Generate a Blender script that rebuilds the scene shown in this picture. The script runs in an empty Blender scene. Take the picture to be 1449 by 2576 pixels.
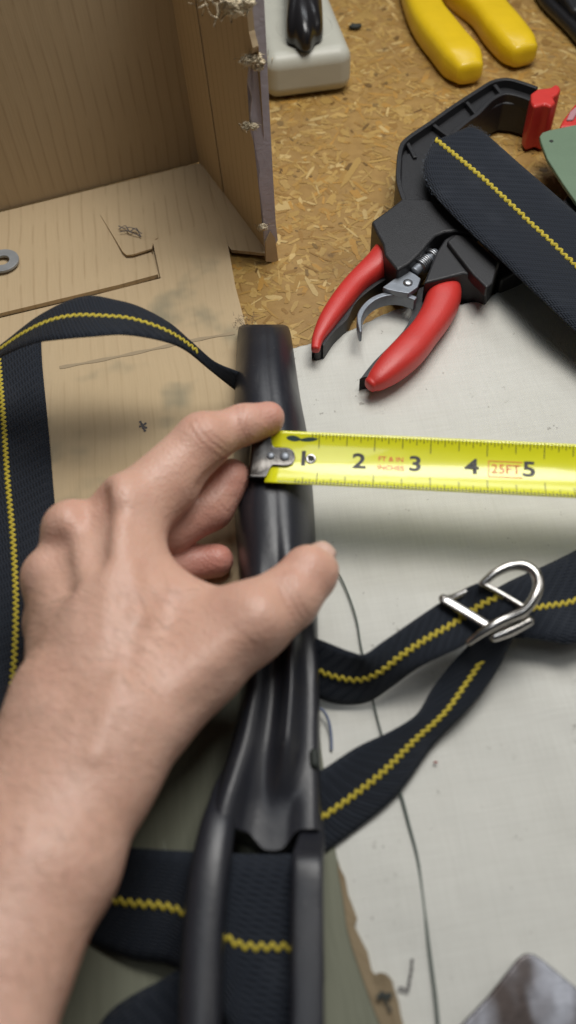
import bpy, bmesh, math, random
import numpy as np
from mathutils import Vector, Matrix, noise as mnoise

random.seed(7); rng = np.random.default_rng(7)
S = bpy.context.scene
COL = S.collection
# ------------------------------------------------------------------ camera
CAM_H = 0.355; PITCH = math.radians(56); ROLL = math.radians(3.0); FPX = 2231.0
fwd = Vector((0, math.cos(PITCH), -math.sin(PITCH)))
r0 = Vector((1, 0, 0)); u0 = Vector((0, math.sin(PITCH), math.cos(PITCH)))
cr = r0*math.cos(ROLL) - u0*math.sin(ROLL); cu = u0*math.cos(ROLL) + r0*math.sin(ROLL)
CAM = Vector((0, 0, CAM_H))
cd = bpy.data.cameras.new('camera'); co = bpy.data.objects.new('camera', cd); COL.objects.link(co)
m = Matrix.Identity(4)
for i in range(3):
    m[i][0] = cr[i]; m[i][1] = cu[i]; m[i][2] = -fwd[i]; m[i][3] = CAM[i]
co.matrix_world = m
cd.sensor_fit = 'VERTICAL'; cd.sensor_height = 36.0; cd.lens = 36.0*FPX/2576.0
cd.clip_start = 0.01; cd.clip_end = 50
cd.dof.use_dof = True; cd.dof.focus_distance = 0.485; cd.dof.aperture_fstop = 5.6
S.camera = co
# ------------------------------------------------------------------ world, lamps, exposure
w = bpy.data.worlds.new('World'); S.world = w; w.use_nodes = True
bg = w.node_tree.nodes['Background']; bg.inputs[0].default_value = (0.86, 0.93, 1.0, 1); bg.inputs[1].default_value = 0.042
def area(name, loc, target, sx, sy, power, col):
    l = bpy.data.lights.new(name, 'AREA'); l.shape = 'RECTANGLE'; l.size = sx; l.size_y = sy; l.energy = power; l.color = col
    o = bpy.data.objects.new(name, l); COL.objects.link(o); o.location = loc
    d = Vector(target) - Vector(loc); o.rotation_euler = d.to_track_quat('-Z', 'Y').to_euler(); return o
area('bench_tube_lamp', (0.16, 0.47, 0.74), (0.10, 0.38, 0), 0.45, 0.26, 4.9, (1.0, 0.975, 0.93))
area('near_ceiling_tube_lamp', (-0.05, 0.14, 2.0), (0, 0.14, 0), 0.9, 0.22, 3.2, (0.92, 0.96, 1.0))
area('far_ceiling_tube_lamp', (0.35, 1.35, 1.5), (0.1, 0.35, 0), 1.2, 0.25, 6.0, (0.92, 0.96, 1.0))
area('added_side_fill', (1.6, 0.35, 1.3), (0.0, 0.5, 0), 0.3, 1.2, 3.0, (1.0, 0.98, 0.95))  # added fill light for the box's back panel, not a known tube
vs = S.view_settings; vs.view_transform = 'Standard'; vs.look = 'None'; vs.exposure = 0.0; vs.gamma = 1.0; vs.use_curve_mapping = False

# ------------------------------------------------------------------ measuring helpers (photo measured at 1449 x 2576)
def ray(u, v):
    return fwd + cr*((u-724.5)/FPX) - cu*((v-1288.0)/FPX)
def P(u, v, z=0.0):
    d = ray(u, v); return CAM + d*((z-CAM_H)/d.z)
def PP(u, v, p0, n):
    d = ray(u, v); return CAM + d*((p0-CAM).dot(n)/d.dot(n))
def proj(p):
    q = Vector(p)-CAM; z = q.dot(fwd); return (724.5+FPX*q.dot(cr)/z, 1288-FPX*q.dot(cu)/z)
def pxmm(u, v, z):
    return FPX/((P(u, v, z)-CAM).dot(fwd)*1000)

# ------------------------------------------------------------------ object helpers
ORG = {}
def tag(o, label=None, cat=None, group=None, kind=None):
    if label: o['label'] = label
    if cat: o['category'] = cat
    if group: o['group'] = group
    if kind: o['kind'] = kind
    return o
def thing(name, loc, label, cat, group=None):
    o = bpy.data.objects.new(name, None); COL.objects.link(o); o.location = loc; o.empty_display_size = 0.01
    ORG[o] = Vector(loc); return tag(o, label, cat, group)
def mk(name, verts, faces, mat, parent=None, smooth=True, uv=None, org=None):
    V = np.array([tuple(v) for v in verts], dtype=float).reshape(-1, 3)
    if parent is not None: o0 = ORG[parent]
    elif org is not None: o0 = Vector(org)
    else: o0 = Vector(((V[:, 0].min()+V[:, 0].max())/2, (V[:, 1].min()+V[:, 1].max())/2, V[:, 2].min()))
    V = V - np.array(o0)
    me = bpy.data.meshes.new(name); me.from_pydata(V.tolist(), [], [tuple(int(i) for i in f) for f in faces]); me.update()
    if uv is not None:
        l = me.uv_layers.new(name='UVMap')
        vi = np.zeros(len(me.loops), dtype=np.int32); me.loops.foreach_get('vertex_index', vi)
        l.data.foreach_set('uv', np.array(uv, dtype=np.float32)[vi].ravel())
    if smooth: me.polygons.foreach_set('use_smooth', [True]*len(me.polygons))
    me.materials.append(mat)
    o = bpy.data.objects.new(name, me); COL.objects.link(o)
    if parent is not None: o.parent = parent
    else: o.location = o0
    ORG[o] = o0
    return o
def fixnormals(o):
    b = bmesh.new(); b.from_mesh(o.data); bmesh.ops.recalc_face_normals(b, faces=b.faces); b.to_mesh(o.data); b.free(); return o
def bevel(o, w, seg=3, ang=35):
    md = o.modifiers.new('bevel', 'BEVEL'); md.width = w; md.segments = seg; md.limit_method = 'ANGLE'; md.angle_limit = math.radians(ang)
    o.data.polygons.foreach_set('use_smooth', [True]*len(o.data.polygons))
    md.harden_normals = True
    return o
def crom(pts, n, closed=False):
    pts = [Vector(p) for p in pts]; out = []; N = len(pts)
    for i in range(N if closed else N-1):
        if closed: a, b, c, d = pts[i-1], pts[i], pts[(i+1) % N], pts[(i+2) % N]
        else: a, b, c, d = pts[max(i-1, 0)], pts[i], pts[i+1], pts[min(i+2, N-1)]
        for k in range(n):
            t = k/n
            out.append(0.5*((2*b)+(c-a)*t+(2*a-5*b+4*c-d)*t*t+(3*b-a-3*c+d)*t**3))
    if not closed: out.append(pts[-1])
    return out
def slab(name, px, zt, zb, mat, parent=None, bev=0.001, smooth_n=0, zref=None, seg=3):
    """a solid plate: outline measured on the height zt, swept down to zb"""
    pts = [P(q[0], q[1], q[2] if len(q) > 2 else (zref if zref is not None else zt)) for q in px]
    if smooth_n: pts = crom(pts, smooth_n, True)
    n = len(pts)
    V = [(p.x, p.y, zt) for p in pts]+[(p.x, p.y, zb) for p in pts]
    F = [list(range(n)), list(range(2*n-1, n-1, -1))]+[[i, i+n, (i+1) % n+n, (i+1) % n] for i in range(n)]
    o = fixnormals(mk(name, V, F, mat, parent, smooth=False))
    if bev: bevel(o, bev, seg)
    return o
def sheet(name, pts, th, mat, parent=None, bev=0.0):
    """thin sheet from world points (any heights), thickness th downwards"""
    n = len(pts)
    V = [tuple(p) for p in pts]+[(p[0], p[1], p[2]-th) for p in pts]
    b = bmesh.new(); vs_ = [b.verts.new(v) for v in V]
    f1 = b.faces.new(vs_[:n]); f2 = b.faces.new(vs_[n:][::-1])
    for i in range(n): b.faces.new((vs_[i], vs_[i+n], vs_[(i+1) % n+n], vs_[(i+1) % n]))
    bmesh.ops.triangulate(b, faces=[f1, f2]); bmesh.ops.recalc_face_normals(b, faces=b.faces)
    b.verts.index_update()
    VV = [v.co.copy() for v in b.verts]; FF = [[v.index for v in f.verts] for f in b.faces]; b.free()
    return mk(name, VV, FF, mat, parent, smooth=False)
def plate3(name, pts, nrm, th, mat, parent=None):
    """flat plate from coplanar world points, thickness along nrm"""
    n = len(pts); d = Vector(nrm).normalized()*th
    V = [tuple(p) for p in pts]+[tuple(Vector(p)+d) for p in pts]
    b = bmesh.new(); vs_ = [b.verts.new(v) for v in V]
    f1 = b.faces.new(vs_[:n]); f2 = b.faces.new(vs_[n:][::-1])
    for i in range(n): b.faces.new((vs_[i], vs_[i+n], vs_[(i+1) % n+n], vs_[(i+1) % n]))
    bmesh.ops.triangulate(b, faces=[f1, f2]); bmesh.ops.recalc_face_normals(b, faces=b.faces); b.verts.index_update()
    VV = [v.co.copy() for v in b.verts]; FF = [[v.index for v in f.verts] for f in b.faces]; b.free()
    return mk(name, VV, FF, mat, parent, smooth=False)
def rings(name, R, mat, parent=None, cap=True, org=None):
    n = len(R[0]); V = [p for r in R for p in r]; F = []
    for i in range(len(R)-1):
        for k in range(n):
            F.append((i*n+k, i*n+(k+1) % n, (i+1)*n+(k+1) % n, (i+1)*n+k))
    if cap:
        for base, rv in ((0, True), ((len(R)-1)*n, False)):
            c = len(V); V.append(sum((Vector(p) for p in R[0 if base == 0 else -1]), Vector())/n)
            for k in range(n):
                F.append((c, base+(k+1) % n, base+k) if rv else (c, base+k, base+(k+1) % n))
    return fixnormals(mk(name, V, F, mat, parent, org=org))
def tube(name, pts, rad, mat, parent=None, n=10, sub=6, flat=1.0, upv=Vector((0, 0, 1)), ex=2.0, round_ends=True, endf=1.0):
    """swept tube; rad = number or list of half widths; flat = height/width ratio; ex = superellipse exponent"""
    rl = rad if isinstance(rad, (list, tuple)) else [rad]*len(pts)
    pc = crom(pts, sub); rc = [v.x for v in crom([Vector((r, 0, 0)) for r in rl], sub)]
    if round_ends:
        t0 = (pc[0]-pc[1]).normalized(); t1 = (pc[-1]-pc[-2]).normalized(); h0 = rc[0]; h1 = rc[-1]
        A = [(pc[0]+t0*h0*endf*math.sin(a), h0*math.cos(a)**(.5 if endf < 1 else 1)) for a in (1.5, 1.3, 1.0, .6, .3)]
        B = [(pc[-1]+t1*h1*endf*math.sin(a), h1*math.cos(a)**(.5 if endf < 1 else 1)) for a in (.3, .6, 1.0, 1.3, 1.5)]
        pc = [a for a, _ in A]+pc+[b for b, _ in B]; rc = [a for _, a in A]+rc+[b for _, b in B]
    R = []
    for i, p in enumerate(pc):
        t = (pc[min(i+1, len(pc)-1)]-pc[max(i-1, 0)]).normalized()
        s = t.cross(upv)
        if s.length < 1e-4: s = Vector((1, 0, 0))
        s.normalize(); nn = s.cross(t).normalized(); ring = []
        for k in range(n):
            a = 2*math.pi*k/n; c, q = math.cos(a), math.sin(a)
            c = math.copysign(abs(c)**(2/ex), c); q = math.copysign(abs(q)**(2/ex), q)
            ring.append(p+s*c*rc[i]+nn*q*rc[i]*flat)
        R.append(ring)
    return rings(name, R, mat, parent)

# ------------------------------------------------------------------ materials
def mat(name, base, rough=0.5, metal=0.0, var=0.0, vscale=60, bump=0.0, bscale=400, spec=0.5, coat=0.0):
    mt = bpy.data.materials.new(name); mt.use_nodes = True; nt = mt.node_tree; pb = nt.nodes['Principled BSDF']
    pb.inputs['Base Color'].default_value = (*base, 1); pb.inputs['Roughness'].default_value = rough; pb.inputs['Metallic'].default_value = metal
    pb.inputs['Specular IOR Level'].default_value = spec; pb.inputs['Coat Weight'].default_value = coat
    g = nt.nodes.new('ShaderNodeNewGeometry')
    if var:
        nz = nt.nodes.new('ShaderNodeTexNoise'); nz.inputs['Scale'].default_value = vscale; nz.inputs['Detail'].default_value = 5
        nt.links.new(g.outputs['Position'], nz.inputs['Vector'])
        mx = nt.nodes.new('ShaderNodeMix'); mx.data_type = 'RGBA'
        mx.inputs[6].default_value = (*[c*(1-var) for c in base], 1); mx.inputs[7].default_value = (*[min(1, c*(1+var)) for c in base], 1)
        nt.links.new(nz.outputs['Fac'], mx.inputs[0]); nt.links.new(mx.outputs[2], pb.inputs['Base Color'])
    if bump:
        n2 = nt.nodes.new('ShaderNodeTexNoise'); n2.inputs['Scale'].default_value = bscale; n2.inputs['Detail'].default_value = 3
        nt.links.new(g.outputs['Position'], n2.inputs['Vector'])
        bp = nt.nodes.new('ShaderNodeBump'); bp.inputs['Strength'].default_value = bump; bp.inputs['Distance'].default_value = 0.001
        nt.links.new(n2.outputs['Fac'], bp.inputs['Height']); nt.links.new(bp.outputs['Normal'], pb.inputs['Normal'])
    return mt
class NT:
    """small node-graph writer"""
    def __init__(s, name):
        s.m = bpy.data.materials.new(name); s.m.use_nodes = True; s.t = s.m.node_tree; s.pb = s.t.nodes['Principled BSDF']
        s.geo = s.t.nodes.new('ShaderNodeNewGeometry')
    def link(s, a, b): s.t.links.new(a, b)
    def val(s, sock, v):
        if hasattr(v, 'is_output') or isinstance(v, bpy.types.NodeSocket): s.link(v, sock)
        else: sock.default_value = v
    def math(s, op, a, b=0.0, c=0.0, clamp=False):
        n = s.t.nodes.new('ShaderNodeMath'); n.operation = op; n.use_clamp = clamp
        for i, v in enumerate((a, b, c)): s.val(n.inputs[i], v)
        return n.outputs[0]
    def noise(s, scale, detail=4, vec=None, rough=0.5):
        n = s.t.nodes.new('ShaderNodeTexNoise'); n.inputs['Scale'].default_value = scale; n.inputs['Detail'].default_value = detail; n.inputs['Roughness'].default_value = rough
        s.link(vec if vec is not None else s.geo.outputs['Position'], n.inputs['Vector']); return n.outputs['Fac']
    def mix(s, f, a, b):
        n = s.t.nodes.new('ShaderNodeMix'); n.data_type = 'RGBA'; s.val(n.inputs[0], f)
        for i, v in ((6, a), (7, b)):
            s.val(n.inputs[i], v if not isinstance(v, tuple) else (*v, 1))
        return n.outputs[2]
    def ramp(s, f, a, b):
        n = s.t.nodes.new('ShaderNodeMapRange'); n.interpolation_type = 'SMOOTHSTEP'; s.link(f, n.inputs[0]); n.inputs[1].default_value = a; n.inputs[2].default_value = b
        return n.outputs[0]
    def scaled(s, vec, sc, rot=0.0):
        n = s.t.nodes.new('ShaderNodeMapping'); s.link(vec, n.inputs[0]); n.inputs['Scale'].default_value = sc; n.inputs['Rotation'].default_value = (0, 0, rot); return n.outputs[0]
    def dot(s, vec, d):
        n = s.t.nodes.new('ShaderNodeVectorMath'); n.operation = 'DOT_PRODUCT'; s.link(vec, n.inputs[0]); n.inputs[1].default_value = d; return n.outputs['Value']
    def sep(s, vec):
        n = s.t.nodes.new('ShaderNodeSeparateXYZ'); s.link(vec, n.inputs[0]); return n.outputs
    def bump(s, h, strength=0.4, dist=0.0005):
        n = s.t.nodes.new('ShaderNodeBump'); n.inputs['Strength'].default_value = strength; n.inputs['Distance'].default_value = dist
        s.link(h, n.inputs['Height']); s.link(n.outputs['Normal'], s.pb.inputs['Normal'])
    def set(s, **k):
        for kk, v in k.items(): s.val(s.pb.inputs[kk.replace('_', ' ')], v if not isinstance(v, tuple) else (*v, 1))

def cardboard(name, across, green=False, tone=1.0):
    """kraft board; 'across' = unit direction across the flutes"""
    g = NT(name); pos = g.geo.outputs['Position']
    a = g.dot(pos, across)
    warp = g.noise(14, 2); a2 = g.math('ADD', a, g.math('MULTIPLY', warp, 0.006))
    cv = g.t.nodes.new('ShaderNodeCombineXYZ'); g.link(g.math('MULTIPLY', a2, 1.0), cv.inputs[0])
    lon = g.dot(pos, (0.03, 0.05, 0.04)); g.link(lon, cv.inputs[1])
    streak = g.noise(900, 3, cv.outputs[0])
    flute = g.math('SINE', g.math('MULTIPLY', a2, 2*math.pi/0.0075))
    line = g.math('MULTIPLY', g.math('POWER', g.math('MULTIPLY_ADD', flute, 0.5, 0.5), 14.0), g.ramp(g.noise(38, 3), .34, .56))
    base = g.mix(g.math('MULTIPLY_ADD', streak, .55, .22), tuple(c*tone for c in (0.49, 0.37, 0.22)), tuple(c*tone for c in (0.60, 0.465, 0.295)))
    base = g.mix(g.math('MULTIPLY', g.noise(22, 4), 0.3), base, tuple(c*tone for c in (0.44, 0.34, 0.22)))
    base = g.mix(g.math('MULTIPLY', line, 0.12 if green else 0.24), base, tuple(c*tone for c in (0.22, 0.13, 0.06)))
    if green:
        xyz = g.sep(pos)
        far = g.ramp(xyz[1], 0.245, 0.12)           # the overspray is heavier towards the near end
        cl = g.noise(26, 3); cl2 = g.noise(11, 2)
        s1 = g.math('MULTIPLY', g.ramp(cl, 0.53, 0.72), 0.55)
        s2 = g.math('MULTIPLY', g.ramp(g.math('ADD', g.math('MULTIPLY', far, 0.8), g.math('MULTIPLY', cl2, 0.7)), 0.45, 0.95), 0.88)
        gm = g.math('MAXIMUM', s1, s2)
        base = g.mix(gm, base, g.mix(streak, (0.10, 0.122, 0.095), (0.17, 0.192, 0.152)))
        # a few drag marks
        cv2 = g.t.nodes.new('ShaderNodeCombineXYZ'); g.link(g.dot(pos, (1, .16, 0)), cv2.inputs[0]); g.link(g.dot(pos, (0, .08, 0)), cv2.inputs[1])
        dm = g.ramp(g.noise(260, 2, cv2.outputs[0]), 0.66, 0.74)
        base = g.mix(g.math('MULTIPLY', g.math('MULTIPLY', dm, far), 0.5), base, (0.36, 0.38, 0.33))
    g.set(Base_Color=base, Roughness=0.85, Specular_IOR_Level=0.2)
    g.bump(g.math('ADD', g.math('MULTIPLY', flute, 0.3), streak), 0.25, 0.0004)
    return g.m
def webbing(name, tone=1.0):
    g = NT(name); uvn = g.t.nodes.new('ShaderNodeUVMap'); uv = g.sep(uvn.outputs[0])
    a = g.math('MULTIPLY', uv[0], 2*math.pi/0.0021); b = g.math('MULTIPLY', uv[1], 2*math.pi/0.0026)
    p = g.math('MULTIPLY', g.math('SINE', g.math('ADD', a, g.math('MULTIPLY', b, 0.5))), g.math('SINE', g.math('SUBTRACT', b, g.math('MULTIPLY', a, 0.35))))
    rib = g.math('SINE', g.math('MULTIPLY', uv[0], 2*math.pi/0.0013))
    h = g.math('ADD', g.math('MULTIPLY', p, 0.6), g.math('MULTIPLY', rib, 0.3))
    f = g.math('MULTIPLY_ADD', h, 0.5, 0.5, True)
    c = g.mix(f, tuple(x*tone for x in (0.0038, 0.0052, 0.0085)), tuple(x*tone for x in (0.016, 0.0225, 0.036)))
    c = g.mix(g.math('MULTIPLY', g.ramp(g.noise(45, 4), 0.5, 0.8), 0.35), c, (0.034, 0.040, 0.052))
    g.set(Base_Color=c, Roughness=0.75, Specular_IOR_Level=0.3); g.pb.inputs['Sheen Weight'].default_value = 0.04
    g.bump(h, 0.7, 0.0006); return g.m

def bench_mat(flake):
    g = NT('flakeboard_flake' if flake else 'flakeboard_binder')
    if flake:
        at = g.t.nodes.new('ShaderNodeAttribute'); at.attribute_name = 'tint'
        base = g.mix(g.math('MULTIPLY', g.noise(500, 3), 0.30), at.outputs['Color'], (0.20, 0.115, 0.035))
    else:
        base = g.mix(g.noise(140, 5), (0.24, 0.135, 0.04), (0.42, 0.26, 0.085))
    st = g.ramp(g.noise(75, 5, None, .6), 0.60, 0.74)
    base = g.mix(g.math('MULTIPLY', st, 0.65), base, (0.055, 0.028, 0.015))
    base = g.mix(g.math('MULTIPLY', g.ramp(g.noise(7, 2), 0.42, 0.75), 0.35), base, (0.12, 0.065, 0.022))
    g.set(Base_Color=base, Roughness=g.math('MULTIPLY_ADD', g.noise(60, 3), 0.3, 0.32), Specular_IOR_Level=0.35); g.bump(g.noise(900, 3), 0.35, 0.0004); return g.m

def canvas_mat():
    g = NT('cotton_canvas'); pos = g.geo.outputs['Position']
    a = g.dot(pos, (math.cos(.1), math.sin(.1), 0)); b = g.dot(pos, (-math.sin(.1), math.cos(.1), 0))
    wv = g.math('MULTIPLY', g.math('SINE', g.math('MULTIPLY', a, 2*math.pi/0.0011)), g.math('SINE', g.math('MULTIPLY', b, 2*math.pi/0.0011)))
    cvx = g.t.nodes.new('ShaderNodeCombineXYZ'); g.link(a, cvx.inputs[0]); g.link(g.math('MULTIPLY', b, 0.06), cvx.inputs[1]); t1 = g.noise(700, 3, cvx.outputs[0])
    cvy = g.t.nodes.new('ShaderNodeCombineXYZ'); g.link(g.math('MULTIPLY', a, 0.06), cvy.inputs[0]); g.link(b, cvy.inputs[1]); t2 = g.noise(700, 3, cvy.outputs[0])
    th = g.math('MULTIPLY', g.math('ADD', t1, t2), 0.5)
    base = g.mix(th, (0.575, 0.565, 0.515), (0.735, 0.73, 0.68))
    base = g.mix(g.math('MULTIPLY', g.ramp(g.noise(9, 4), 0.45, 0.7), 0.25), base, (0.50, 0.49, 0.435))
    sp = g.ramp(g.noise(190, 3, None, .7), 0.665, 0.73); base = g.mix(g.math('MULTIPLY', sp, 0.55), base, (0.20, 0.18, 0.155))
    sp2 = g.ramp(g.noise(48, 5, None, .75), 0.63, 0.73); base = g.mix(g.math('MULTIPLY', sp2, 0.35), base, (0.26, 0.245, 0.21))
    g.set(Base_Color=base, Roughness=0.9, Specular_IOR_Level=0.15)
    g.bump(g.math('ADD', g.math('MULTIPLY', wv, 0.4), th), 0.5, 0.0005); return g.m
def skin_mat():
    g = NT('skin'); at = g.t.nodes.new('ShaderNodeAttribute'); at.attribute_name = 'flush_crease_shade'
    f = g.sep(at.outputs['Color'])
    base = g.mix(g.noise(55, 4), (0.60, 0.34, 0.245), (0.70, 0.455, 0.355))
    base = g.mix(g.math('MULTIPLY', g.ramp(g.noise(110, 3), .45, .75), .24), base, (0.56, 0.27, 0.20))
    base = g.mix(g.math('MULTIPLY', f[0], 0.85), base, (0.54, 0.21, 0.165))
    base = g.mix(g.math('MULTIPLY', f[1], 0.55), base, (0.30, 0.115, 0.08))  # crease lines darkened in the colour, standing in for their shade
    g.set(Base_Color=base, Roughness=0.43, Specular_IOR_Level=0.42)
    g.pb.inputs['Subsurface Weight'].default_value = 0.18; g.pb.inputs['Subsurface Radius'].default_value = (0.004, 0.0015, 0.0008); g.pb.inputs['Subsurface Scale'].default_value = 1.0
    vo = g.t.nodes.new('ShaderNodeTexVoronoi'); vo.inputs['Scale'].default_value = 750; g.link(g.geo.outputs['Position'], vo.inputs['Vector'])
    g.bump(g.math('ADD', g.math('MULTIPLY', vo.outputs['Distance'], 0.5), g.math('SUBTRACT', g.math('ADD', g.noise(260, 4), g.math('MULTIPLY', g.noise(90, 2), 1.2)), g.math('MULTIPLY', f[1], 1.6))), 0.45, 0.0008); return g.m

M = dict(
    canvas=canvas_mat(), skin=skin_mat(), flake=bench_mat(True), binder=bench_mat(False), web=webbing('navy_webbing'),
    stitch=mat('yellow_thread', (0.52, 0.41, 0.035), 0.6, var=0.35, vscale=900, bump=.4, bscale=2500),
    black=mat('black_moulded_plastic', (0.013, 0.013, 0.016), 0.34, var=0.35, vscale=140, bump=0.08, bscale=420, spec=0.42),
    clampblack=mat('black_clamp_plastic', (0.015, 0.015, 0.017), 0.46, var=0.25, vscale=120, bump=0.25, bscale=1400),
    red=mat('red_rubber', (0.56, 0.035, 0.028), 0.42, var=0.12, vscale=120, bump=0.12, bscale=1100),
    zinc=mat('zinc_plated_steel', (0.42, 0.43, 0.45), 0.36, 1.0, var=0.3, vscale=250, bump=0.1),
    darkzinc=mat('dull_grey_steel', (0.23, 0.25, 0.28), 0.45, 0.6, var=0.3, vscale=250, bump=0.1),
    chrome=mat('polished_nickel', (0.52, 0.50, 0.475), 0.25, 1.0, var=0.12, vscale=300, bump=0.05, bscale=300),
    nickel=mat('dull_nickel', (0.085, 0.08, 0.075), 0.24, 1.0, var=0.3, vscale=260, bump=0.1, bscale=300),
    yellow=mat('yellow_dipped_vinyl', (0.74, 0.50, 0.012), 0.32, var=0.10, vscale=80, bump=0.25, bscale=130),
    beige=mat('ivory_plastic', (0.465, 0.46, 0.395), 0.42, var=0.08, vscale=60, bump=0.08, bscale=900),
    plug=mat('black_rubber_plug', (0.012, 0.011, 0.012), 0.28, bump=0.08),
    tape=mat('yellow_lacquered_steel', (0.75, 0.74, 0.016), 0.24, var=0.06, vscale=90, bump=0.04, bscale=120, coat=0.4),
    ink=mat('black_print', (0.015, 0.014, 0.012), 0.5), redink=mat('red_print', (0.72, 0.11, 0.015), 0.5), blueink=mat('dark_teal_print', (0.015, 0.045, 0.045), 0.5),
    green=mat('sage_green_plastic', (0.135, 0.20, 0.13), 0.5, var=0.12, vscale=70, bump=0.2, bscale=700),
    lilac=mat('lilac_paper', (0.45, 0.41, 0.45), 0.7, var=0.15, vscale=120, bump=0.3),
    tuft=mat('torn_paper_fibre', (0.66, 0.56, 0.39), 0.95, var=0.25, vscale=500, bump=0.9, bscale=700),
    nail=mat('fingernail', (0.66, 0.44, 0.36), 0.3, var=0.06, vscale=300),
    hair=mat('dark_hair', (0.085, 0.045, 0.025), 0.5),
    thread=mat('dark_green_thread', (0.10, 0.12, 0.105), 0.8, var=.3, vscale=500), bluethread=mat('blue_grey_thread', (0.13, 0.16, 0.25), 0.6),
    graphite=mat('pencil_grey', (0.09, 0.08, 0.08), 0.7), redspeck=mat('red_crumb', (0.30, 0.04, 0.03), 0.7), darkspeck=mat('dark_crumb', (0.02, 0.025, 0.02), 0.7),
    slit=mat('slit_shade_blue_grey', (0.05, 0.055, 0.075), 0.7),
)
def brown_plate():
    g = NT('browned_steel_painted_glint'); n = g.noise(40, 3, g.scaled(g.geo.outputs['Position'], (1.0, .35, 1), .8), .65)
    c = g.mix(g.ramp(n, .42, .66), (0.06, 0.047, 0.043), (0.32, 0.33, 0.37))  # pale blue-grey streaks put the steel's reflections into its colour
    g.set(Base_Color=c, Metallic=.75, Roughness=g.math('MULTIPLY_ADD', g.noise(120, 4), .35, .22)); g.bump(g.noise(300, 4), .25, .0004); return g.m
M['brown'] = brown_plate()
def worn_black():
    g = NT('worn_black_plastic'); pos = g.geo.outputs['Position']
    sc = g.ramp(g.noise(130, 5, g.scaled(pos, (1.0, .12, 1.0), .1), .7), .60, .74); du = g.ramp(g.noise(35, 4), .45, .75); sp = g.ramp(g.noise(420, 2), .70, .76)
    c = g.mix(g.math('MULTIPLY', sc, .30), (0.019, 0.020, 0.026), (0.06, 0.06, 0.065)); c = g.mix(g.math('MULTIPLY', du, .18), c, (0.05, 0.046, 0.042)); c = g.mix(g.math('MULTIPLY', sp, .30), c, (0.14, 0.13, 0.12))
    g.set(Base_Color=c, Roughness=g.math('ADD', g.math('MULTIPLY_ADD', g.noise(60, 4), .20, .27), g.math('MULTIPLY', sc, .12)), Specular_IOR_Level=.45); g.bump(g.math('ADD', g.noise(420, 3), g.math('MULTIPLY', sc, -.6)), .09, .0008); return g.m
M['black'] = worn_black()

# ------------------------------------------------------------------ bench
bx0, bx1, by0, by1 = -0.7, 0.9, -0.25, 1.35
bench = mk('bench_top', [(bx0, by0, 0), (bx1, by0, 0), (bx1, by1, 0), (bx0, by1, 0), (bx0, by0, -.019), (bx1, by0, -.019), (bx1, by1, -.019), (bx0, by1, -.019)],
           [(0, 1, 2, 3), (7, 6, 5, 4), (0, 4, 5, 1), (1, 5, 6, 2), (2, 6, 7, 3), (3, 7, 4, 0)], M['binder'], smooth=False, org=(0, 0, -.019))
tag(bench, 'worn amber flakeboard bench top with pressed wood flakes', kind='structure')
def flakes(n, lk=1.0, wk=1.0, dark=False):
    cx = rng.uniform(-0.12, 0.66, n); cy = rng.uniform(0.24, 1.15, n)
    L = rng.gamma(3.0, 0.0020, n)+0.002; W = rng.gamma(3.0, 0.00050, n)+0.0006; A = rng.uniform(0, math.pi, n); Z = rng.uniform(0.00005, 0.00032, n)
    L *= lk; W *= wk; big = rng.random(n) < .06; W[big] *= 1.9; L[big] *= 1.25
    prof = np.array([(-.5, -.12), (-.38, -.5), (.30, -.46), (.5, .1), (.36, .5), (-.33, .42)])
    pr = prof[None]+rng.normal(0, .07, (n, 6, 2))
    lx = pr[:, :, 0]*L[:, None]; ly = pr[:, :, 1]*W[:, None]
    ca, sa = np.cos(A)[:, None], np.sin(A)[:, None]
    X = cx[:, None]+lx*ca-ly*sa; Y = cy[:, None]+lx*sa+ly*ca
    Zz = Z[:, None]+pr[:, :, 0]*rng.normal(0, .0001, n)[:, None]; Zz = np.maximum(Zz, 0.00005)
    V = np.stack([X, Y, Zz], -1).reshape(-1, 3); F = np.arange(n*6).reshape(n, 6)
    o = mk('wood_flake', V, F, M['flake'], bench, smooth=False)
    pal = np.array([(0.42, 0.265, 0.085), (0.47, 0.305, 0.11), (0.36, 0.21, 0.06), (0.56, 0.40, 0.18), (0.29, 0.16, 0.045), (0.44, 0.24, 0.06)])
    pal = pal*np.array((1.05, 1.05, .96)); c = pal[rng.choice(6, n, p=[.30, .2, .22, .09, .09, .10])]*rng.uniform(.87, 1.07, n)[:, None]
    if dark: c = c*.38+np.array((.01, .003, .004))
    ca_ = o.data.color_attributes.new('tint', 'FLOAT_COLOR', 'CORNER')
    arr = np.ones((n*6, 4), np.float32); arr[:, :3] = np.repeat(c, 6, 0); ca_.data.foreach_set('color', arr.ravel())
    tag(o, kind='stuff')
flakes(33000); flakes(1700, 1.5, 1.6); flakes(1800, .55, 1.1, True)

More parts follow.
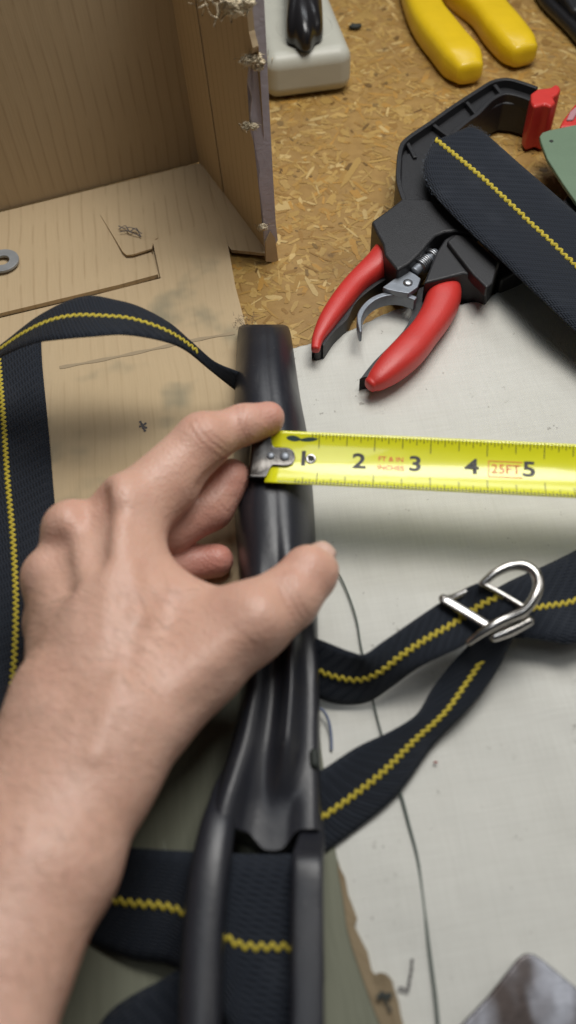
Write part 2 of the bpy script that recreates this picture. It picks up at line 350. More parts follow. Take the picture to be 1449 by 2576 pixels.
# ------------------------------------------------------------------ canvas cloth
def canvas():
    far = [P(*q) for q in ((735, 884), (800, 868), (880, 842), (960, 802), (1010, 786), (1100, 778), (1165, 782), (1235, 764), (1290, 715), (1360, 690), (1480, 655), (1650, 600), (2250, 470))]
    near = [P(*q) for q in ((790, 2700), (860, 2700), (930, 2700), (1000, 2700), (1080, 2700), (1160, 2700), (1240, 2700), (1320, 2700), (1400, 2700), (1480, 2700), (1600, 2700), (1800, 2700), (3000, 2700))]
    left = 0; fc = crom(far, 12); nc = crom(near, 12); nr = 200; V = []; F = []; n = len(fc)
    for j in range(nr+1):
        t = j/nr
        for i in range(n):
            p = fc[i].lerp(nc[i], t)
            z = 0.0020+0.0013*mnoise.noise(Vector((p.x*26, p.y*22, 1)))+0.0016*mnoise.noise(Vector((p.x*9+p.y*5, p.y*14, 4)))+0.0004*mnoise.noise(Vector((p.x*80, p.y*80, 7)))
            # soft rumple where the cloth meets the clamp, a low ridge at the far hem
            d = (p-P(1240, 800)).length; z += 0.005*math.exp(-(d/0.022)**2)+0.0015*math.exp(-(t/0.03)**2)
            if j == 0: p = p+Vector((0, 0.0007*mnoise.noise(Vector((p.x*300, 0, 0))), 0)); z -= .0008
            V.append((p.x, p.y, max(z, 0.0009)))
    for j in range(nr):
        for i in range(n-1): F.append((j*n+i, (j+1)*n+i, (j+1)*n+i+1, j*n+i+1))
    o = mk('canvas_cloth', V, F, M['canvas']); md = o.modifiers.new('thick', 'SOLIDIFY'); md.thickness = 0.0007; md.offset = -1
    tag(o, 'off-white speckled cotton canvas cloth spread over the bench', 'cloth'); return o
cloth = canvas()
from mathutils.bvhtree import BVHTree
def bvh(o):
    return BVHTree.FromPolygons([v.co+ORG[o] for v in o.data.vertices], [list(p.vertices) for p in o.data.polygons])
def stroke(name, px, z, wd, mt, parent, on=None):
    pts = crom([P(u, v, z) for u, v in px], 5); V = []; F = []
    if on is not None:
        hits = [on.ray_cast(CAM, (p-CAM).normalized())[0] for p in pts]; pts = [h+Vector((0, 0, .00025)) for h in hits if h is not None]
    for i, p in enumerate(pts):
        t = (pts[min(i+1, len(pts)-1)]-pts[max(i-1, 0)]).normalized(); s = Vector((-t.y, t.x, 0))*wd*(.5+.35*math.sin(i*1.7)*.5)
        V += [p+s, p-s]
        if i: F.append((2*i-2, 2*i-1, 2*i+1, 2*i))
    return mk(name, V, F, mt, parent)
stroke('pen_mark', ((1037, 2412), (1035, 2440), (1030, 2465), (1026, 2490), (1010, 2486), (1002, 2486)), .0036, .0009, M['graphite'], cloth)
stroke('pen_mark', ((955, 2520), (968, 2508), (985, 2500), (990, 2512)), .0036, .0008, M['graphite'], cloth)

# ------------------------------------------------------------------ cardboard box and its lower flap
B = P(502, 408, .003); Fr = P(674, 648, .001)
up = Vector((-0.035, 0.0, 1.0))            # the walls of the soft box lean a little to the left
box = thing('cardboard_box', (B.x, B.y, 0), 'open brown cardboard box with a torn front edge standing on the bench', 'box')
Lw = P(0, 530, .003); dirb = (Lw-B).normalized(); Lfar = B+dirb*0.34
dirs = (Fr-B); dirs.z = 0; slen = dirs.length; dirs.normalize()
nb = Vector((dirb.y, -dirb.x, 0)); nb = nb if nb.y < 0 else -nb      # into the box
ns = up.cross(dirs).normalized(); ns = ns if ns.x < 0 else -ns
mcb_b = cardboard('kraft_board_back_shaded', tuple(dirb), tone=.82); mcb_s = cardboard('kraft_board_side', tuple(dirs), tone=.98)  # back board is the same kraft, its shade put into a darker tone
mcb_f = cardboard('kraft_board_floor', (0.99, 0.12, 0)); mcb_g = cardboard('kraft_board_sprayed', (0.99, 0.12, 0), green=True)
HB = 0.18
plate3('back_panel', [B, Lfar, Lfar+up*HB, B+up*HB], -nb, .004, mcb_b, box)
plate3('left_panel', [Lfar, Lfar+dirs*0.2, Lfar+dirs*0.2+up*HB, Lfar+up*HB], dirb, .004, mcb_s, box)
G = PP(561, 468, B, ns); gl = (G-B).dot(dirs)
Bn = B+ns*.0004
plate3('corner_tab', [Bn, Bn+dirs*(gl-.0006), Bn+dirs*(gl-.0006)+up*HB, Bn+up*HB], -ns, .003, mcb_s, box)
# side panel: its front edge is torn
edge = [(671, 642), (668, 600), (662, 545), (657, 500), (652, 455), (655, 420), (650, 400), (641, 360), (632, 335), (630, 290), (634, 240), (624, 205), (628, 165), (636, 120), (626, 80), (622, 40), (618, 0), (612, -60), (604, -130)]
ep = [PP(u, v, B, ns) for u, v in edge]
top = B+up*HB+dirs*(gl+.0006)
sp = [B+dirs*(gl+.0009)]+ep+[top]
plate3('side_panel', sp, -ns, .003, mcb_s, box)
plate3('slit_shade_strip', [B+dirs*(gl-.006)-ns*.0035, B+dirs*(gl+.006)-ns*.0035, B+dirs*(gl+.006)-ns*.0035+up*HB, B+dirs*(gl-.006)-ns*.0035+up*HB], -ns, .002, M['slit'], box)  # dark strip behind the slit; the gap's shade is put into its colour
fo = Fr+dirs*.0012
ls = [(667, 650), (662, 590), (659, 540), (653, 490), (648, 450), (650, 420), (645, 395), (637, 355), (629, 330), (627, 285), (631, 240), (621, 205), (625, 165), (633, 120), (623, 80), (619, 40), (616, 0), (606, -140)]; rs = [(648, -140), (661, 0), (667, 120), (675, 280), (683, 430), (691, 560), (696, 600)]
plate3('edge_strip', [PP(u, v, fo, dirs) for u, v in ls]+[PP(u, v, fo, dirs) for u, v in rs], dirs, .0016, M['lilac'], box)
bs = [(667, 655), (666, 608), (679, 580), (690, 596), (698, 652), (688, 657)]
plate3('edge_strip_end', [PP(u, v, fo+dirs*.002, dirs) for u, v in bs], dirs, .0012, mcb_s, box)
print('front edge', [tuple(round(q) for q in proj(Fr+up*h_)) for h_ in (0, .1, .2, .25)], 'corner', [tuple(round(q) for q in proj(B+up*h_)) for h_ in (0, .1, .2, .25)])
def tuft(u, v, size, seed):
    c = PP(u, v, Fr+dirs*.004, dirs); r = random.Random(seed); V = []; F = []
    for q in range(5):          # crumpled paper pulp
        b = bmesh.new(); bmesh.ops.create_icosphere(b, subdivisions=4, radius=1.0); rad_ = size*r.uniform(.17, .27); o_ = c+Vector((r.gauss(-.1, .24), r.gauss(0, .08), r.gauss(0, .09)))*size; b0 = len(V)
        for v_ in b.verts:
            d_ = v_.co; o2 = Vector((q*3.1, seed*1.7, 0)); k_ = 1+.42*mnoise.noise(d_*1.7+o2)+.34*mnoise.noise(d_*4.2+o2)+.20*mnoise.noise(d_*9.0+o2)
            V.append(o_+Vector((d_.x*1.25, d_.y*.8, d_.z*.8))*rad_*k_)
        F += [[b0+x.index for x in f.verts] for f in b.faces]; b.free()
    for k in range(60):
        a = Vector((r.gauss(-.25, 1), r.gauss(-.3, .7), r.gauss(-.1, .8))).normalized(); st = c+Vector((r.gauss(-.08, .3), r.gauss(0, .1), r.gauss(0, .15)))*size
        en = st+a*size*r.uniform(.2, .4); wd = size*r.uniform(.015, .04); sd = a.cross(Vector((r.random(), r.random(), r.random()))).normalized()*wd; s2 = a.cross(sd).normalized()*wd*.6
        b0 = len(V); V += [st+sd, st-sd+s2, st-s2, en+sd*.5, en-sd*.5]
        F += [(b0, b0+1, b0+4, b0+3), (b0+1, b0+2, b0+4), (b0+2, b0, b0+3), (b0+2, b0+3, b0+4)]
    mk('torn_tuft', V, F, M['tuft'], box)
tuft(572, 4, .019, 1); tuft(641, 152, .0105, 2); tuft(633, 316, .0085, 3); tuft(662, 572, .0065, 4)
# floor boards inside the box
def W(*l): return [P(u, v, z) for u, v, z in l]
sheet('floor_board', W((502, 410, .0035), (560, 480, .0034), (600, 535, .0034), (560, 560, .0040), (388, 606, .0042), (380, 632, .0042), (397, 690, .0050), (300, 716, .0050), (150, 752, .0048), (0, 788, .0045), (-250, 850, .0045), (-430, 640, .0035)), .0028, mcb_f, box)
sheet('floor_tab', W((252, 540, .0044), (283, 590, .0052), (308, 632, .0064), (318, 641, .0068), (334, 640, .0068), (382, 625, .0068), (386, 606, .0062), (400, 596, .0040), (440, 545, .0030), (480, 450, .0030), (380, 460, .0030), (280, 520, .0036)), .0012, mcb_f, box)
sheet('corner_flap', W((506, 412, .0046), (560, 476, .0052), (600, 524, .0052), (686, 640, .0052), (640, 634, .0052), (582, 628, .0050), (574, 618, .0050), (557, 550, .0045)), .0022, mcb_f, box)
# scribbled mark on the board
for pp in (((298, 568), (312, 574), (328, 572), (345, 580), (357, 588)), ((300, 576), (315, 568), (326, 582), (342, 574), (354, 596)), ((303, 583), (318, 580), (334, 586), (350, 592))):
    stroke('pencil_scribble', pp, .0072, .0007, M['graphite'], box)
# the long sprayed sheet in front
le = [(384, 606, .0062), (557, 547, .0058), (575, 625, .0060), (592, 720, .0046), (613, 800, .0040), (640, 900, .0036), (700, 1150, .0034), (770, 1500, .0034), (810, 1900, .0036), (846, 2150, .0040), (853, 2180, .004), (866, 2205, .004), (873, 2250, .004), (889, 2290, .004), (897, 2312, .0045), (888, 2330, .004), (905, 2362, .004), (922, 2395, .004), (932, 2440, .004), (948, 2462, .004), (960, 2500, .004), (985, 2530, .004), (1010, 2580, .004), (1060, 2720, .004), (300, 2760, .004), (-330, 2700, .004), (-420, 1800, .004), (-420, 1000, .0030), (-380, 885, .0018), (0, 800, .0018), (200, 752, .0018), (392, 704, .0022), (404, 700, .0045)]
sh = tag(sheet('sprayed_cardboard_sheet', W(*le), .0012, mcb_g), 'cardboard sheet stained with green spray paint lying under the hand', 'cardboard')
sheet('peeled_layer', W((925, 2440, .0045), (940, 2452, .0052), (957, 2446, .0062), (972, 2450, .0066), (986, 2464, .0066), (993, 2490, .0064), (1003, 2520, .006), (1008, 2550, .006), (1018, 2590, .006), (1050, 2660, .005), (985, 2660, .005), (962, 2590, .0048), (945, 2530, .0046), (935, 2480, .0045)), .0008, cardboard('kraft_board_peeled', (0.99, 0.12, 0), tone=.48), sh)
sheet('torn_edge', W((850, 2162, .0044), (856, 2184, .0050), (868, 2207, .0050), (876, 2250, .0050), (892, 2291, .0050), (899, 2312, .0055), (892, 2330, .0050), (908, 2362, .0050), (925, 2395, .0050), (935, 2440, .0050), (951, 2462, .0050), (963, 2500, .0050), (988, 2530, .0050), (1013, 2580, .0050), (1063, 2720, .0050), (990, 2720, .0046), (965, 2600, .0046), (930, 2510, .0046), (905, 2440, .0046), (885, 2380, .0046), (872, 2330, .0046), (866, 2280, .0046), (858, 2230, .0046), (850, 2190, .0044)), .0007, cardboard('kraft_board_torn', (0.7, 0.7, 0), tone=.5), sh)
stroke('ink_blot', ((950, 2512), (962, 2500), (974, 2508), (984, 2498)), .0068, .0016, M['darkspeck'], sh)
stroke('ink_blot', ((962, 2500), (972, 2520), (984, 2545)), .0069, .0007, M['darkspeck'], sh)
stroke('crease_line', ((150, 925), (260, 905), (380, 880), (480, 858), (590, 838)), .0046, .0020, mat('faint_pencil_line', (0.36, 0.28, 0.18), .9), sh, on=bvh(sh))

# washer on the box floor
def washer(c, ro, ri, h):
    V = []; F = []; n = 36
    for k in range(n):
        a = 2*math.pi*k/n; e = Vector((math.cos(a), math.sin(a), 0))
        V += [c+e*ri, c+e*ri+Vector((0, 0, h)), c+e*ro+Vector((0, 0, h)), c+e*ro]
    for k in range(n):
        for j in range(4): F.append((k*4+j, k*4+(j+1) % 4, ((k+1) % n)*4+(j+1) % 4, ((k+1) % n)*4+j))
    o = fixnormals(mk('washer', V, F, mat('dull_zinc', (0.33, 0.35, 0.37), .55, .35, var=.2, vscale=200), smooth=False)); bevel(o, .0003, 2); return o
tag(washer(P(8, 662, .0052)+Vector((0, 0, .0006)), .0098, .0042, .0018), 'flat grey steel washer lying on the box floor', 'washer')

# ------------------------------------------------------------------ power strip with plug
FL = P(672, 264, 0); FRr = P(886, 236, 0); wdir = (FRr-FL); wl = wdir.length; wdir.normalize(); bdir = Vector((-wdir.y, wdir.x, 0))
HS = .032
ps = thing('power_strip', ((FL+FRr)/2), 'ivory plastic power strip on the bench behind the box', 'power strip')
c4 = [FL, FRr, FRr+bdir*.30, FL+bdir*.30]
V = [(p.x, p.y, 0.0008) for p in c4]+[(p.x, p.y, HS) for p in c4]
body = fixnormals(mk('body', V, [(3, 2, 1, 0), (4, 5, 6, 7), (0, 1, 5, 4), (1, 2, 6, 5), (2, 3, 7, 6), (3, 0, 4, 7)], M['beige'], ps, smooth=False)); bevel(body, .0095, 6)
pc = P(766, 66, HS)
def ring(name, c, r, wd, mt, parent, h=.0004, n=48):
    V = []; F = []
    for k in range(n):
        e = Vector((math.cos(2*math.pi*k/n), math.sin(2*math.pi*k/n), 0))
        V += [c+e*(r-wd), c+e*r+Vector((0, 0, h)), c+e*(r+wd)]
    for k in range(n):
        for j in range(2): F.append((k*3+j, k*3+j+1, ((k+1) % n)*3+j+1, ((k+1) % n)*3+j))
    return fixnormals(mk(name, V, F, mt, parent))
ring('outlet_rim', pc, .0195, .0006, M['beige'], ps); ring('outlet_rim', pc+bdir*.046-wdir*.001, .0195, .0006, M['beige'], ps); ring('outlet_rim', pc+bdir*.092-wdir*.001, .0195, .0006, M['beige'], ps)
plug = thing('power_plug', pc, 'black rubber plug pushed into the power strip', 'plug')
out = [(726, -85), (719, -40), (718, 10), (719, 60), (722, 98), (740, 108), (752, 118), (766, 123), (781, 119), (794, 103), (811, 90), (812, 50), (808, 0), (801, -60), (765, -95)]
o0 = crom([P(u, v, HS+.004) for u, v in out], 4, True); cc = sum(o0, Vector())/len(o0); R = []
for z, s, sh_ in ((0, .96, 0), (.003, 1.0, 0), (.009, .99, .0), (.014, .93, .001), (.018, .80, .003), (.021, .6, .005), (.0225, .35, .006), (.023, .1, .007)):
    R.append([Vector((cc.x+(p.x-cc.x)*s, cc.y+(p.y-cc.y)*s, HS+.0004+z))+bdir*sh_ for p in o0])
rings('plug_body', R, M['plug'], plug)
tube('cord', [cc+bdir*.02+Vector((0, 0, .006)), cc+bdir*.06+Vector((0, 0, .008)), cc+bdir*.12+Vector((0, 0, .010)), cc+bdir*.25+wdir*.03+Vector((0, 0, .006))], .0038, M['plug'], plug)

# ------------------------------------------------------------------ pliers, loose cable
pl = thing('pliers', P(1190, 60, 0), 'pliers with two yellow dipped handles at the far side of the bench', 'pliers')
def phandle(prs):
    pts = []; rad = []
    for (ua, va), (ub, vb) in prs:
        a = P(ua, va, .009); b_ = P(ub, vb, .009); c = (a+b_)/2; pts.append(Vector((c.x, c.y, .0102))); rad.append((a-b_).length/2*.98)
    return tube('handle', pts, rad, M['yellow'], pl, n=24, flat=.8, ex=3.2, sub=5, endf=.42)
phandle([((1151, 198), (1205, 170)), ((1122, 178), (1196, 140)), ((1086, 136), (1172, 108)), ((1052, 93), (1147, 76)), ((1027, 48), (1121, 44)), ((1009, -5), (1096, -8)), ((1000, -60), (1080, -66)), ((1005, -110), (1068, -118))])
phandle([((1287, 153), (1342, 126)), ((1262, 138), (1333, 106)), ((1222, 95), (1305, 68)), ((1185, 45), (1270, 24)), ((1134, 0), (1243, -25)), ((1095, -40), (1190, -68)), ((1060, -80), (1130, -110))])
tube('jaw', [P(1040, -110, .010), P(1075, -150, .010), P(1100, -210, .010), P(1110, -250, .01)], [.012, .015, .012, .006], M['darkzinc'], pl, flat=.5, n=14)
cb = tag(tube('loose_cable', [P(u, v, .006) for u, v in ((1300, -95), (1345, -40), (1378, 8), (1415, 45), (1452, 84), (1500, 150), (1530, 250))], .0048, M['plug'], n=12), 'black cable lying beyond the pliers at the corner', 'cable')
slab('black_case', [(1385, -60), (1440, 22), (1500, 30), (1560, -40), (1480, -110)], .016, .001, M['clampblack'], bev=.003)
tag(bpy.data.objects['black_case'], 'black plastic case beyond the loose cable', 'case')

# ------------------------------------------------------------------ hand clamp
cl = thing('hand_clamp', P(1080, 640, 0), 'black and red ratchet hand clamp lying on bench and cloth', 'clamp')
ZT = .027
armo = [(1358, 219), (1318, 203), (1279, 193), (1240, 198), (1204, 219), (1138, 262), (1083, 301), (1024, 340), (1004, 367), (998, 419), (999, 462), (1014, 505), (1080, 530), (1130, 500), (1120, 450), (1115, 400), (1128, 355), (1171, 314), (1204, 289), (1237, 256), (1269, 240), (1302, 243), (1335, 253)]
arm_ = slab('jaw_arm', armo, ZT-.005, .002, M['clampblack'], cl, bev=.0012, zref=ZT)
def wall(name, px, zt, zb, wd, mt, parent):
    pts = crom([P(u, v, zt) for u, v in px], 4); V = []; F = []
    for i, p in enumerate(pts):
        t = (pts[min(i+1, len(pts)-1)]-pts[max(i-1, 0)]).normalized(); s = Vector((-t.y, t.x, 0)).normalized()*wd/2
        for q in (p+s, p-s):
            V += [(q.x, q.y, zt), (q.x, q.y, zb)]
        if i:
            a = 4*(i-1); b_ = 4*i; F += [(a, a+2, b_+2, b_), (a+1, b_+1, b_+3, a+3), (a, b_, b_+1, a+1), (a+2, a+3, b_+3, b_+2)]
    F += [(0, 1, 3, 2), (len(V)-4, len(V)-2, len(V)-1, len(V)-3)]
    o = fixnormals(mk(name, V, F, mt, parent, smooth=False)); bevel(o, .0006, 2); return o
wall('outer_rim', [(1352, 220), (1318, 208), (1279, 198), (1242, 203), (1206, 224), (1140, 267), (1085, 306), (1028, 345), (1009, 370), (1003, 419), (1004, 460), (1018, 505)], ZT+.0006, ZT-.007, .0030, M['clampblack'], arm_)
wall('inner_rim', [(1336, 250), (1302, 238), (1269, 234), (1236, 250), (1203, 283), (1168, 309), (1128, 348), (1112, 400), (1116, 450)], ZT+.0004, ZT-.007, .0030, M['clampblack'], arm_)
for a, b_ in (((1240, 206), (1262, 234)), ((1170, 250), (1198, 284)), ((1085, 308), (1128, 340)), ((1022, 352), (1045, 395))):
    wall('rib', [a, b_], ZT-.0012, ZT-.007, .0026, M['clampblack'], arm_)
slab('jaw_root', [(1010, 378), (1050, 370), (1105, 400), (1112, 500), (1020, 505), (1008, 460)], ZT-.003, .003, M['clampblack'], cl, zref=ZT)
slab('jaw_pad', [(1336, 234), (1352, 222), (1384, 219), (1397, 210), (1409, 215), (1411, 224), (1404, 236), (1392, 243), (1399, 256), (1386, 268), (1370, 261), (1352, 266), (1343, 268), (1335, 254)], .033, .002, M['red'], arm_, bev=.0022)
arm2_ = slab('second_jaw_arm', [(1210, 640), (1260, 600), (1340, 560), (1410, 510), (1440, 470), (1500, 380), (1500, 310), (1570, 290), (1590, 400), (1520, 520), (1450, 590), (1340, 660), (1262, 705)], .017, .002, M['clampblack'], cl, bev=.002)
slab('jaw_pad', [(1407, 320), (1416, 300), (1428, 284), (1445, 262), (1475, 240), (1510, 250), (1505, 300), (1470, 318)], .018, .002, M['red'], arm2_, bev=.002)
slab('pad_insert', [(1425, 300), (1434, 280), (1449, 266), (1456, 276), (1442, 300)], .0195, .012, mat('pink_grey_pad', (.42, .22, .24), .5), arm2_, bev=.001)
slab('clamp_body', [(934, 556), (975, 527), (1012, 498), (1070, 500), (1140, 520), (1210, 580), (1185, 588), (1145, 580), (1118, 583), (1096, 592), (1078, 612), (1058, 636), (1030, 662), (1000, 680), (968, 640), (962, 612), (950, 590)], ZT+.001, .003, M['clampblack'], cl, bev=.0016)
slab('clamp_block', [(1118, 601), (1098, 632), (1079, 679), (1066, 712), (1100, 704), (1157, 740, .010), (1190, 770, .003), (1216, 785, .003), (1235, 742, .010), (1259, 656), (1220, 622), (1184, 593), (1145, 584)], ZT-.002, .003, M['clampblack'], cl, bev=.0014)
slab('block_cover', [(1124, 606), (1150, 640), (1190, 690), (1224, 724), (1240, 711), (1255, 656), (1218, 622), (1184, 595), (1146, 588)], ZT+.001, ZT-.006, M['clampblack'], cl, bev=.0012)
slab('body_step', [(1020, 668), (1054, 644), (1082, 612), (1100, 597), (1122, 590), (1150, 586), (1120, 596), (1098, 628), (1075, 660), (1050, 684)], ZT-.013, .003, M['clampblack'], cl, bev=.001)
# handles
def grip(px, zt, zb, mt, name, bv, par=None):
    return slab(name, px, zt, zb, mt, par or cl, bev=bv, smooth_n=3, seg=5)
hl = [(962, 606), (1006, 636), (1028, 652), (1012, 668), (968, 686), (916, 723), (891, 750), (874, 784), (839, 817), (815, 850), (812, 868, .012), (804, 880, .010), (794, 882, .010), (787, 870, .012), (785, 852), (802, 808), (833, 757), (868, 711), (911, 671), (938, 644), (950, 622)]
core_ = slab('handle_core', hl, .0125, .002, M['clampblack'], cl, bev=.0012, smooth_n=3, zref=.0180)
def loft_grip(prs, z, flat, par, k=1.1):
    pts = []; rad = []
    for (ua, va), (ub, vb) in prs:
        a = P(ua, va, z); b_ = P(ub, vb, z); pts.append((a+b_)/2); rad.append((a-b_).length/2*k)
    return tube('handle_grip', pts, rad, M['red'], par, n=24, flat=flat, ex=2.6, sub=6, endf=.6)
loft_grip([((962, 610), (1002, 640)), ((938, 644), (990, 674)), ((903, 678), (950, 698)), ((868, 714), (914, 724)), ((833, 759), (878, 768)), ((803, 808), (842, 814)), ((787, 850), (813, 852)), ((785, 874), (803, 880))], .0138, 1.05, core_, 1.15)
hr = [(1067, 706), (1100, 697), (1159, 716), (1157, 750, .008), (1130, 800, .003), (1098, 847, .003), (1059, 898, .003), (1009, 945, .003), (962, 966, .004), (938, 974, .004), (918, 972, .004), (905, 958, .010), (911, 933), (942, 894), (989, 847), (1026, 803), (1044, 752), (1054, 715)]
core_ = slab('handle_core', hr, .0115, .002, M['clampblack'], cl, bev=.0012, smooth_n=3, zref=.0160)
loft_grip([((1086, 703), (1154, 716)), ((1072, 744), (1160, 752)), ((1057, 786), (1139, 799)), ((1033, 824), (1105, 848)), ((996, 864), (1068, 897)), ((957, 904), (1018, 941)), ((930, 940), (972, 969)), ((920, 957), (948, 976))], .0128, .98, core_, 1.0)
lever_ = slab('trigger_lever', [(962, 722), (990, 702), (1028, 680), (1046, 690), (1059, 700), (1051, 722), (1028, 738), (997, 733), (975, 728)], .0215, .0180, M['darkzinc'], cl, bev=.0006)
c = P(1026, 712, .0215); rings('rivet', [[c+Vector((r*math.cos(a), r*math.sin(a), z)) for a in np.linspace(0, 2*math.pi, 17)[:-1]] for r, z in ((.0027, 0), (.0026, .0006), (.0018, .0011), (.0006, .0013))], M['zinc'], lever_)
tg = crom([P(u, v, .0165) for u, v in ((1046, 758), (1010, 746), (975, 746), (942, 757), (917, 778), (904, 805), (907, 842))], 5); V = []; F = []
for i, p in enumerate(tg):
    t = (tg[min(i+1, len(tg)-1)]-tg[max(i-1, 0)]).normalized(); s = Vector((-t.y, t.x, 0)).normalized()*(.0016 if i < len(tg)-6 else .0016*(.45+.55*(len(tg)-1-i)/6)); hh = .0055
    V += [p+s+Vector((0, 0, hh*.4)), p-s+Vector((0, 0, hh*.4)), p-s-Vector((0, 0, hh)), p+s-Vector((0, 0, hh))]
    if i:
        a = 4*(i-1); b_ = 4*i; F += [(a+k, a+(k+1) % 4, b_+(k+1) % 4, b_+k) for k in range(4)]
F += [(0, 1, 2, 3), (len(V)-1, len(V)-2, len(V)-3, len(V)-4)]
bevel(fixnormals(mk('trigger', V, F, M['darkzinc'], cl, smooth=False)), .0008, 2)
rod_ = tube('rack_rod', [P(1040, 686, .0205), P(1064, 664, .0205), P(1096, 637, .0205)], .0030, M['darkzinc'], cl, n=12, round_ends=False)
for k in range(9):
    q = P(1040, 686, .0205).lerp(P(1096, 637, .0205), .28+.07*k); d_ = (P(1096, 637, .0205)-P(1040, 686, .0205)).normalized()
    if k in (5, 6): continue
    tube('rack_tooth', [q-d_*.00045, q+d_*.00045], .0047, M['zinc'], rod_, n=14, sub=1, round_ends=False)

# sage green plate
gp = slab('green_plate', [(1358, 342), (1364, 333), (1381, 327), (1449, 313), (1600, 285), (1640, 560), (1520, 600), (1449, 507), (1417, 462), (1377, 399), (1361, 357)], .0245, .0215, M['green'], bev=.0008)
tag(gp, 'sage green plastic plate with a small hole resting on the clamp', 'plate')
c = P(1387, 355, .0246); mk('hole', [c+Vector((.0013*math.cos(a), .0013*math.sin(a), 0.0001)) for a in np.linspace(0, 2*math.pi, 15)[:-1]], [list(range(14))], M['darkspeck'], gp)

# ------------------------------------------------------------------ webbing straps
def ribbon(name, st, label, cat='strap', th=.0017, sub=10, rows=10, parent=None, stitch_side=1, stitch=True, group=None, pitch=.0024, zw=.0025, srange=None, sw=.5, both=False):
    A = [P(*a) for a, b_ in st]; Bq = [P(*b_) for a, b_ in st]
    A = crom(A, sub); Bq = crom(Bq, sub); n = len(A); C = [(a+b_)/2 for a, b_ in zip(A, Bq)]
    L = [0]
    for i in range(1, n): L.append(L[-1]+(C[i]-C[i-1]).length)
    N = []
    for i in range(n):
        t = (C[min(i+1, n-1)]-C[max(i-1, 0)]); nn = t.cross(Bq[i]-A[i])
        nn = nn.normalized() if nn.length > 1e-12 else Vector((0, 0, 1))
        if i and N[-1].dot(nn) < 0: nn = -nn
        N.append(nn)
    if N[n//2].dot(CAM-C[n//2]) < 0: N = [-q for q in N]
    V = []; UV = []; F = []; per = 2*rows
    wd = max((a-b_).length for a, b_ in zip(A, Bq))
    for i in range(n):
        for k in range(rows):
            f = k/(rows-1); e = min(1, .35+min(f, 1-f)*8)
            V.append(A[i].lerp(Bq[i], f)+N[i]*th/2*e); UV.append((f*.038, L[i]))
        for k in range(rows-1, -1, -1):
            f = k/(rows-1); e = min(1, .35+min(f, 1-f)*8)
            V.append(A[i].lerp(Bq[i], f)-N[i]*th/2*e); UV.append((f*.038, L[i]))
    for i in range(n-1):
        for k in range(per): F.append((i*per+k, i*per+(k+1) % per, (i+1)*per+(k+1) % per, (i+1)*per+k))
    F += [list(range(per))[::-1], [(n-1)*per+k for k in range(per)]]
    o = fixnormals(mk(name, V, F, M['web'], parent, uv=UV))
    tag(o, label, cat, group or 'navy webbing straps')
    if stitch:
        V = []; F = []; e_ = (srange or (0, 1))[1]*L[-1]; Lq = np.array(L)
        def at(sv, side):
            i = min(max(int(np.searchsorted(Lq, sv))-1, 0), n-2); f = (sv-L[i])/max(L[i+1]-L[i], 1e-9)
            a = A[i].lerp(A[i+1], f); b_ = Bq[i].lerp(Bq[i+1], f); nn = N[i].lerp(N[i+1], f).normalized(); t = (C[i+1]-C[i]).normalized()
            return a.lerp(b_, sw), (b_-a).normalized(), nn*side, t
        for side in ((1, -1) if both else (1,)):
            s = (srange or (0, 1))[0]*L[-1]; k = 0
            while s < e_:
                c_, ac, nn, t = at(s, side); sg = 1 if k % 2 else -1
                ax = (ac*zw*.62+t*pitch*.42*sg); sd = nn.cross(ax).normalized()*.00068; hh = nn*.0007; base = c_+nn*(th/2-.0001)
                b0 = len(V)
                for q, sc in ((-1, .35), (-.55, 1), (.55, 1), (1, .35)):
                    m_ = base+ax*q; V += [m_+sd*sc, m_+sd*sc*.5+hh*sc, m_-sd*sc*.5+hh*sc, m_-sd*sc]
                for r_ in range(3):
                    for j in range(3): F.append((b0+r_*4+j, b0+r_*4+j+1, b0+(r_+1)*4+j+1, b0+(r_+1)*4+j))
                F += [(b0, b0+3, b0+2, b0+1), (b0+12, b0+13, b0+14, b0+15)]
                s += pitch*.62; k += 1
        so = fixnormals(mk('stitching', V, F, M['stitch'], o)); tag(so, kind='stuff')
    return o
def e3(lst): return [((a[0], a[1], a[2]*.001), (b_[0], b_[1], b_[2]*.001)) for a, b_ in lst]
# arc springing from the tip of the stock to the left
ribbon('webbing_strap', e3([((625, 948, 20), (605, 992, 12)), ((602, 936, 24), (583, 975, 16)), ((540, 909, 34), (532, 935, 30)), ((477, 856, 46), (468, 882, 48)), ((425, 812, 55), (406, 857, 62)), ((350, 772, 62), (315, 842, 71)), ((285, 754, 65), (235, 846, 74)), ((225, 745, 66), (155, 853, 73)), ((165, 760, 65), (90, 862, 68)), ((90, 800, 59), (35, 882, 60)), ((20, 855, 50), (-15, 908, 49)), ((-60, 915, 40), (-85, 960, 36)), ((-160, 980, 27), (-170, 1040, 22)), ((-260, 1010, 14), (-260, 1090, 10))]),
       'navy webbing strap with yellow stitching arching left from the tip of the stock', srange=(.16, .85))
# strap lying along the left edge
ribbon('webbing_strap', e3([((-115, 926, 6), (103, 838, 7)), ((-106, 985, 6), (106, 915, 6.5)), ((-98, 1090, 6), (119, 1050, 6)), ((-92, 1220, 6), (132, 1200, 6)), ((-75, 1380, 6.5), (145, 1370, 6)), ((-68, 1560, 7), (150, 1570, 6)), ((-85, 1760, 7), (135, 1800, 6)), ((-140, 2000, 7), (80, 2080, 6))]),
       'navy webbing strap with yellow stitching lying flat along the left edge on cardboard', sw=.5)
